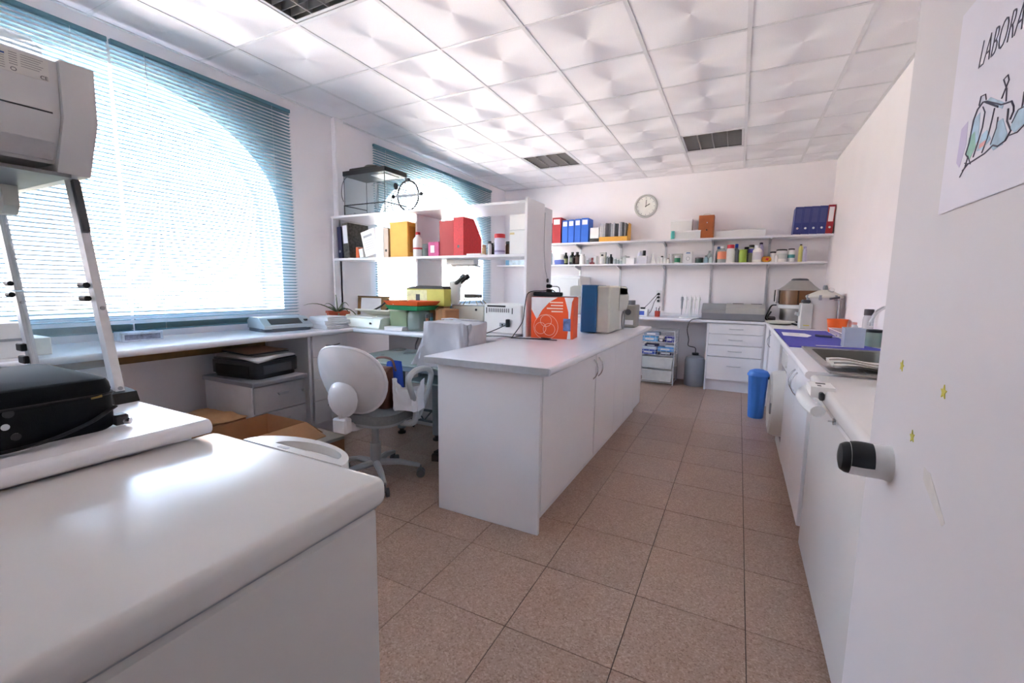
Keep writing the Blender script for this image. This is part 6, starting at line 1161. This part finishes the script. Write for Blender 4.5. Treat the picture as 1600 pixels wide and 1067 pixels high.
t = thing('orange_beaker', 'bright orange plastic beaker on the right worktop', 'beaker', (.825, 4.98, ZR)); m = MB(); m.lathe([(0, 0), (.066, 0), (.08, .11), (.083, .116), (.078, .116), (.062, .004), (0, .004)], n=26); m.build('beaker', M_('vivid_orange', (240, 104, 30)), t); m = MB(); m.tube([(.0815*math.cos(a), .0815*math.sin(a), .116) for a in [2*math.pi*i/26 for i in range(26)]], .003, 5, True); m.build('rim', M_('vivid_orange', (240, 104, 30)), t)
FROST = clear('frosted_plastic', (214, 220, 230), .48, .3)
t = thing('staining_jar', 'frosted rectangular plastic jar standing at the near edge of the mat', 'jar', (.70, 3.66, ZR+.006)); m = MB()
for a in ((-.055, .055, -.05, -.046), (-.055, .055, .046, .05), (-.055, -.051, -.046, .046), (.051, .055, -.046, .046)): m.box(*a, 0, .125)
m.box(-.051, .051, -.046, .046, 0, .004); m.build('walls', FROST, t); m = MB(); m.tube([(-.056, -.051, .125), (.056, -.051, .125), (.056, .051, .125), (-.056, .051, .125)], .003, 5, True); m.build('rim', FROST, t)
t = thing('reagent_jar', 'pale green-tinted glass jar with black lid beside the tap', 'jar', (.842, 3.80, ZR)); m = MB(); m.lathe([(0, .001), (.048, .001), (.05, .01), (.05, .09), (.044, .1), (.04, .1), (.045, .09), (.045, .01), (0, .006)], n=22); m.build('glass', clear('green_tint_glass', (190, 208, 198), .4, .05), t); m = MB(); m.lathe([(.05, .1), (.05, .118), (0, .12)], n=22); m.build('lid', BLK, t)
bottle('lotion_bottle', 'translucent bottle with tall dark cap by the wall behind the tray', .868, 4.12, ZR, .034, .245, clear('milky_plastic', (226, 222, 222), .6, .2), M_('dark_plum_cap', (52, 34, 40)), .8, .06, .18)
bottle('lotion_bottle', 'small pink-capped bottle by the wall near the orange beaker', .873, 4.55, ZR, .024, .12, clear('milky_plastic', (226, 222, 222), .6, .2), M_('salmon_cap', (224, 150, 140)), .6, .1, .15)
# steamer / sieve tower
t = thing('dehydrator', 'round silver-domed apparatus with brown amber rings in the counter corner', 'apparatus', (.63, 6.22, ZR))
m = MB(); m.lathe([(0, .02), (.17, .02), (.18, .04), (.18, .16), (.19, .165)], n=36); m.build('drum', STEEL, t)
m = MB(); m.lathe([(.195, .165), (.20, .17), (.20, .205), (.19, .21), (0, .21)], n=36); m.build('collar', PLW, t)
for k in range(5):
    a0, a1 = math.radians(180+72*k+2-60), math.radians(180+72*k+70-60)
    m = MB(); m.surf(lambda u, v: (.198*math.cos(a0+(a1-a0)*u), .198*math.sin(a0+(a1-a0)*u), .21+.165*v), 8, 1); m.surf(lambda u, v: (.186*math.cos(a0+(a1-a0)*u), .186*math.sin(a0+(a1-a0)*u), .21+.165*v), 8, 1); m.build('amber_window', mat('amber_plastic', (112, 78, 50), .25, var=.06), t)
m = MB(); m.lathe([(.175, .21), (.175, .375)], n=24); m.build('inner_wall', mat('dark_amber', (70, 46, 28), .4), t)
m = MB(); m.lathe([(.215, .375), (.218, .385), (.20, .395), (.16, .425), (.11, .478), (.09, .492)], n=36); m.build('dome', mat('satin_silver', (176, 172, 166), .35, .5), t)
m = MB(); m.lathe([(.09, .492), (.085, .505), (.07, .515), (0, .518)], n=30); m.build('dome_cap', DGREY, t)
m = MB(); m.box(-.236, -.20, -.03, .03, .22, .39, .006); m.build('latch', CHR, t); m = MB(); m.box(-.25, -.237, -.02, .02, .24, .38, .004); m.build('grip', BLK, t)
for a in range(3): m = MB(); x, y = .14*math.cos(a*2.1+.4), .14*math.sin(a*2.1+.4); m.cyl((x, y, 0), (x, y, .022), .015, n=8); m.build('foot', BLK, t)
t = thing('burner_clutter', 'dark coil of hose and leads beside the silver-domed apparatus', 'hose', (.36, 6.2, ZR)); m = MB()
m.tube(spline([(.05, .0, .20), (.0, -.03, .19), (-.03, -.05, .12), (-.05, -.02, .03), (.02, .0, .01), (.03, -.05, .02), (-.03, -.06, .05), (.0, -.04, .12)], 6), .009, 6); m.build('hose', BLK, t); m = MB(); m.box(-.03, .05, -.06, .02, 0.0, .06, .01); m.build('adaptor', DGREY, t)
t = thing('hot_plate', 'flat oval cream dish on a black stand before the silver-domed apparatus', 'dish', (.43, 5.72, ZR)); m = MB(); m.lathe([(0, .012), (.15, .012), (.175, .03), (.17, .034), (.14, .022), (0, .02)], n=30, sx=.85); m.build('dish', PLB, t); m = MB(); m.lathe([(0, 0), (.12, 0), (.13, .012), (0, .012)], n=24, sx=.85); m.build('stand', BLK, t); m = MB(); m.tube(spline([(.1, -.12, .02), (.14, -.16, .012), (.2, -.17, .008)], 5), .01, 6); m.build('cord', BLK, t)
# autoclave
t = thing('autoclave', 'white cylindrical pressure autoclave with clamped lid on the right worktop', 'autoclave', (.755, 5.32, ZR)); m = MB(); m.lathe([(0, 0), (.135, 0), (.14, .01), (.14, .30), (.145, .31)], n=36); m.build('drum', ENAM, t)
m = MB(); m.lathe([(.152, .305), (.158, .315), (.155, .328), (.12, .345), (.06, .375), (.02, .385), (0, .386)], n=36); ld = m.build('lid', PLB, t); m = MB(); m.lathe([(.02, .385), (.022, .41), (.015, .43), (0, .43)], (0, 0, 0), 14); m.build('pressure_valve', GREY, ld); m = MB(); m.cyl((.04, -.05, .37), (.045, -.07, .39), .026, n=16); m.build('gauge', CHR, ld)
for a in (200, 250, 300, 20): x, y = .15*math.cos(math.radians(a)), .15*math.sin(math.radians(a)); m = MB(); m.box(x-.012, x+.012, y-.012, y+.012, .285, .335, .004); m.build('lid_clamp', GREY, t)
m = MB(); m.cyl((.10, -.12, .03), (.10, -.125, .29), .01, n=10); m.build('side_tube', CHR, t); m = MB(); m.cyl((.02, -.155, .30), (.10, -.15, .315), .01, n=8); m.build('lid_lever', DGREY, t)
m = MB(); m.box(-.20, -.10, -.13, .05, .0, .25, .006); cb = m.build('control_box', mat('pale_grey_green', (202, 206, 202), .4), t); m = MB(); m.box(-.19, -.12, -.10, .03, .25, .285, .01); m.build('black_cap', DGREY, cb); m = MB(); m.cyl((-.20, -.04, .14), (-.235, -.05, .145), .02, n=12); m.build('drain_cock', CHR, cb); m = MB(); m.box(-.17, -.12, -.131, -.13, .03, .04); m.build('yellow_label', YC, cb)
# washing machine
t = thing('washing_machine', 'white front-loading washing machine under the right worktop', 'washing machine', (.63, 3.86, 0)); m = MB(); m.box(.352, .91, 3.54, 4.14, .02, .80, .012); m.build('cabinet', ENAM, t, world=True)
m = MB(); m.box(.342, .353, 3.55, 4.13, .67, .795, .006); m.build('control_panel', PLW, t, world=True); m = MB(); m.box(.345, .353, 3.55, 4.13, .03, .12, .004); m.build('kick_plate', PLW, t, world=True)
Mw = Matrix.Translation((.352, 3.86, .40)) @ Matrix.Rotation(math.radians(-90), 4, 'Y')
m = MB(); m.lathe([(.25, 0), (.25, .05), (.235, .085), (.19, .095), (.165, .07), (.165, 0)], n=40, M=Mw); pr = m.build('porthole_ring', PLW, t, world=True); m = MB(); m.lathe([(0, .085), (.08, .08), (.14, .065), (.166, .04), (.166, 0)], n=36, M=Mw); m.build('porthole_glass', mat('smoked_glass', (58, 60, 68), .08), pr, world=True); m = MB(); m.box(.252, .28, 3.645, 3.675, .36, .44, .005); m.build('door_catch', GREY, pr, world=True); m = MB(); m.cyl((.343, 3.65, .735), (.325, 3.65, .735), .028, n=20); m.build('programme_dial', PLW, t, world=True)
for y in (3.6, 4.08): m = MB(); m.cyl((.42, y, 0), (.42, y, .022), .02, n=10); m.cyl((.85, y, 0), (.85, y, .022), .02, n=10); m.build('foot_pair', BLK, t, world=True)
def rcab(y0, y1, lab, doors):
    t = thing('base_cabinet', lab, 'cabinet', (.62, (y0+y1)/2, 0), group='right-hand base cabinets'); m = MB(); m.box(.346, .905, y0+.001, y0+.019, .1, ZR-.037); m.box(.346, .905, y1-.019, y1-.001, .1, ZR-.037); m.box(.346, .905, y0+.019, y1-.019, .1, .118); m.build('carcass', LAM, t, world=True)
    m = MB(); m.box(.385, .40, y0, y1, 0, .1); m.build('plinth', LAME, t, world=True)
    for a, b, yh in doors:
        m = MB(); m.box(.327, .345, a+.002, b-.002, .105, ZR-.045, .0015); d = m.build('door', LAM, t, world=True)
        if yh: m = MB(); bow(m, (.327, yh, .665), (.327, yh, .795), (-.03, 0, 0), .005); m.build('handle', CHR, d, world=True)
rcab(2.47, 3.52, 'white sink cabinet with two bow handles between freezer and washing machine', [(2.47, 2.985, 2.93), (2.985, 3.52, 3.04)])
rcab(4.16, 5.42, 'white base cabinet beyond the washing machine in the right-hand run', [(4.16, 4.79, 0), (4.79, 5.42, 5.30)])
# near chest freezer on the right
t = thing('chest_freezer', 'tall white chest freezer with chunky lid handle behind the open door', 'freezer', (.62, 1.93, 0)); m = MB(); m.box(.335, .905, 1.42, 2.425, .04, .80, .012); m.build('body', ENAM, t, world=True)
m = rslab(MB(), .318, .91, 1.405, 2.44, .812, .872, .02, .03); ld = m.build('lid', ENAM, t, world=True); m = MB(); m.box(.345, .90, 1.43, 2.415, .80, .813); m.build('lid_gasket', GREY, t, world=True)
m = MB(); m.tube(spline([(.335, 2.19, .855), (.290, 2.185, .85), (.262, 2.14, .838), (.258, 2.06, .832), (.262, 1.94, .832), (.275, 1.84, .835)], 6), .024, 12, flat=.8); m.build('lid_handle', PLW, ld, world=True)
m = MB(); m.prism([(2.03, .845), (2.17, .845), (2.16, .885), (2.04, .885)], 'x', .275, .355); m.build('handle_block', PLW, ld, world=True)
for y in (2.075, 2.125): m = MB(); m.box(.30, .312+.02*(y > 2.1), y-.012, y+.006, .8852, .8868); m.build('indicator', DGREY, ld, world=True)
m = MB(); m.cyl((.325, 1.86, .80), (.332, 1.86, .80), .012, n=12); m.cyl((.31, 1.86, .80), (.325, 1.86, .80), .003, n=6); m.build('key_lock', CHR, t, world=True)
m = MB(); m.box(.30, .316, 2.0, 2.03, .84, .87, .004); m.build('latch', BLK, ld, world=True)
for x in (.37, .87):
    for y in (1.47, 2.38): m = MB(); m.cyl((x, y, 0), (x, y, .042), .02, n=8); m.build('foot', BLK, t, world=True)
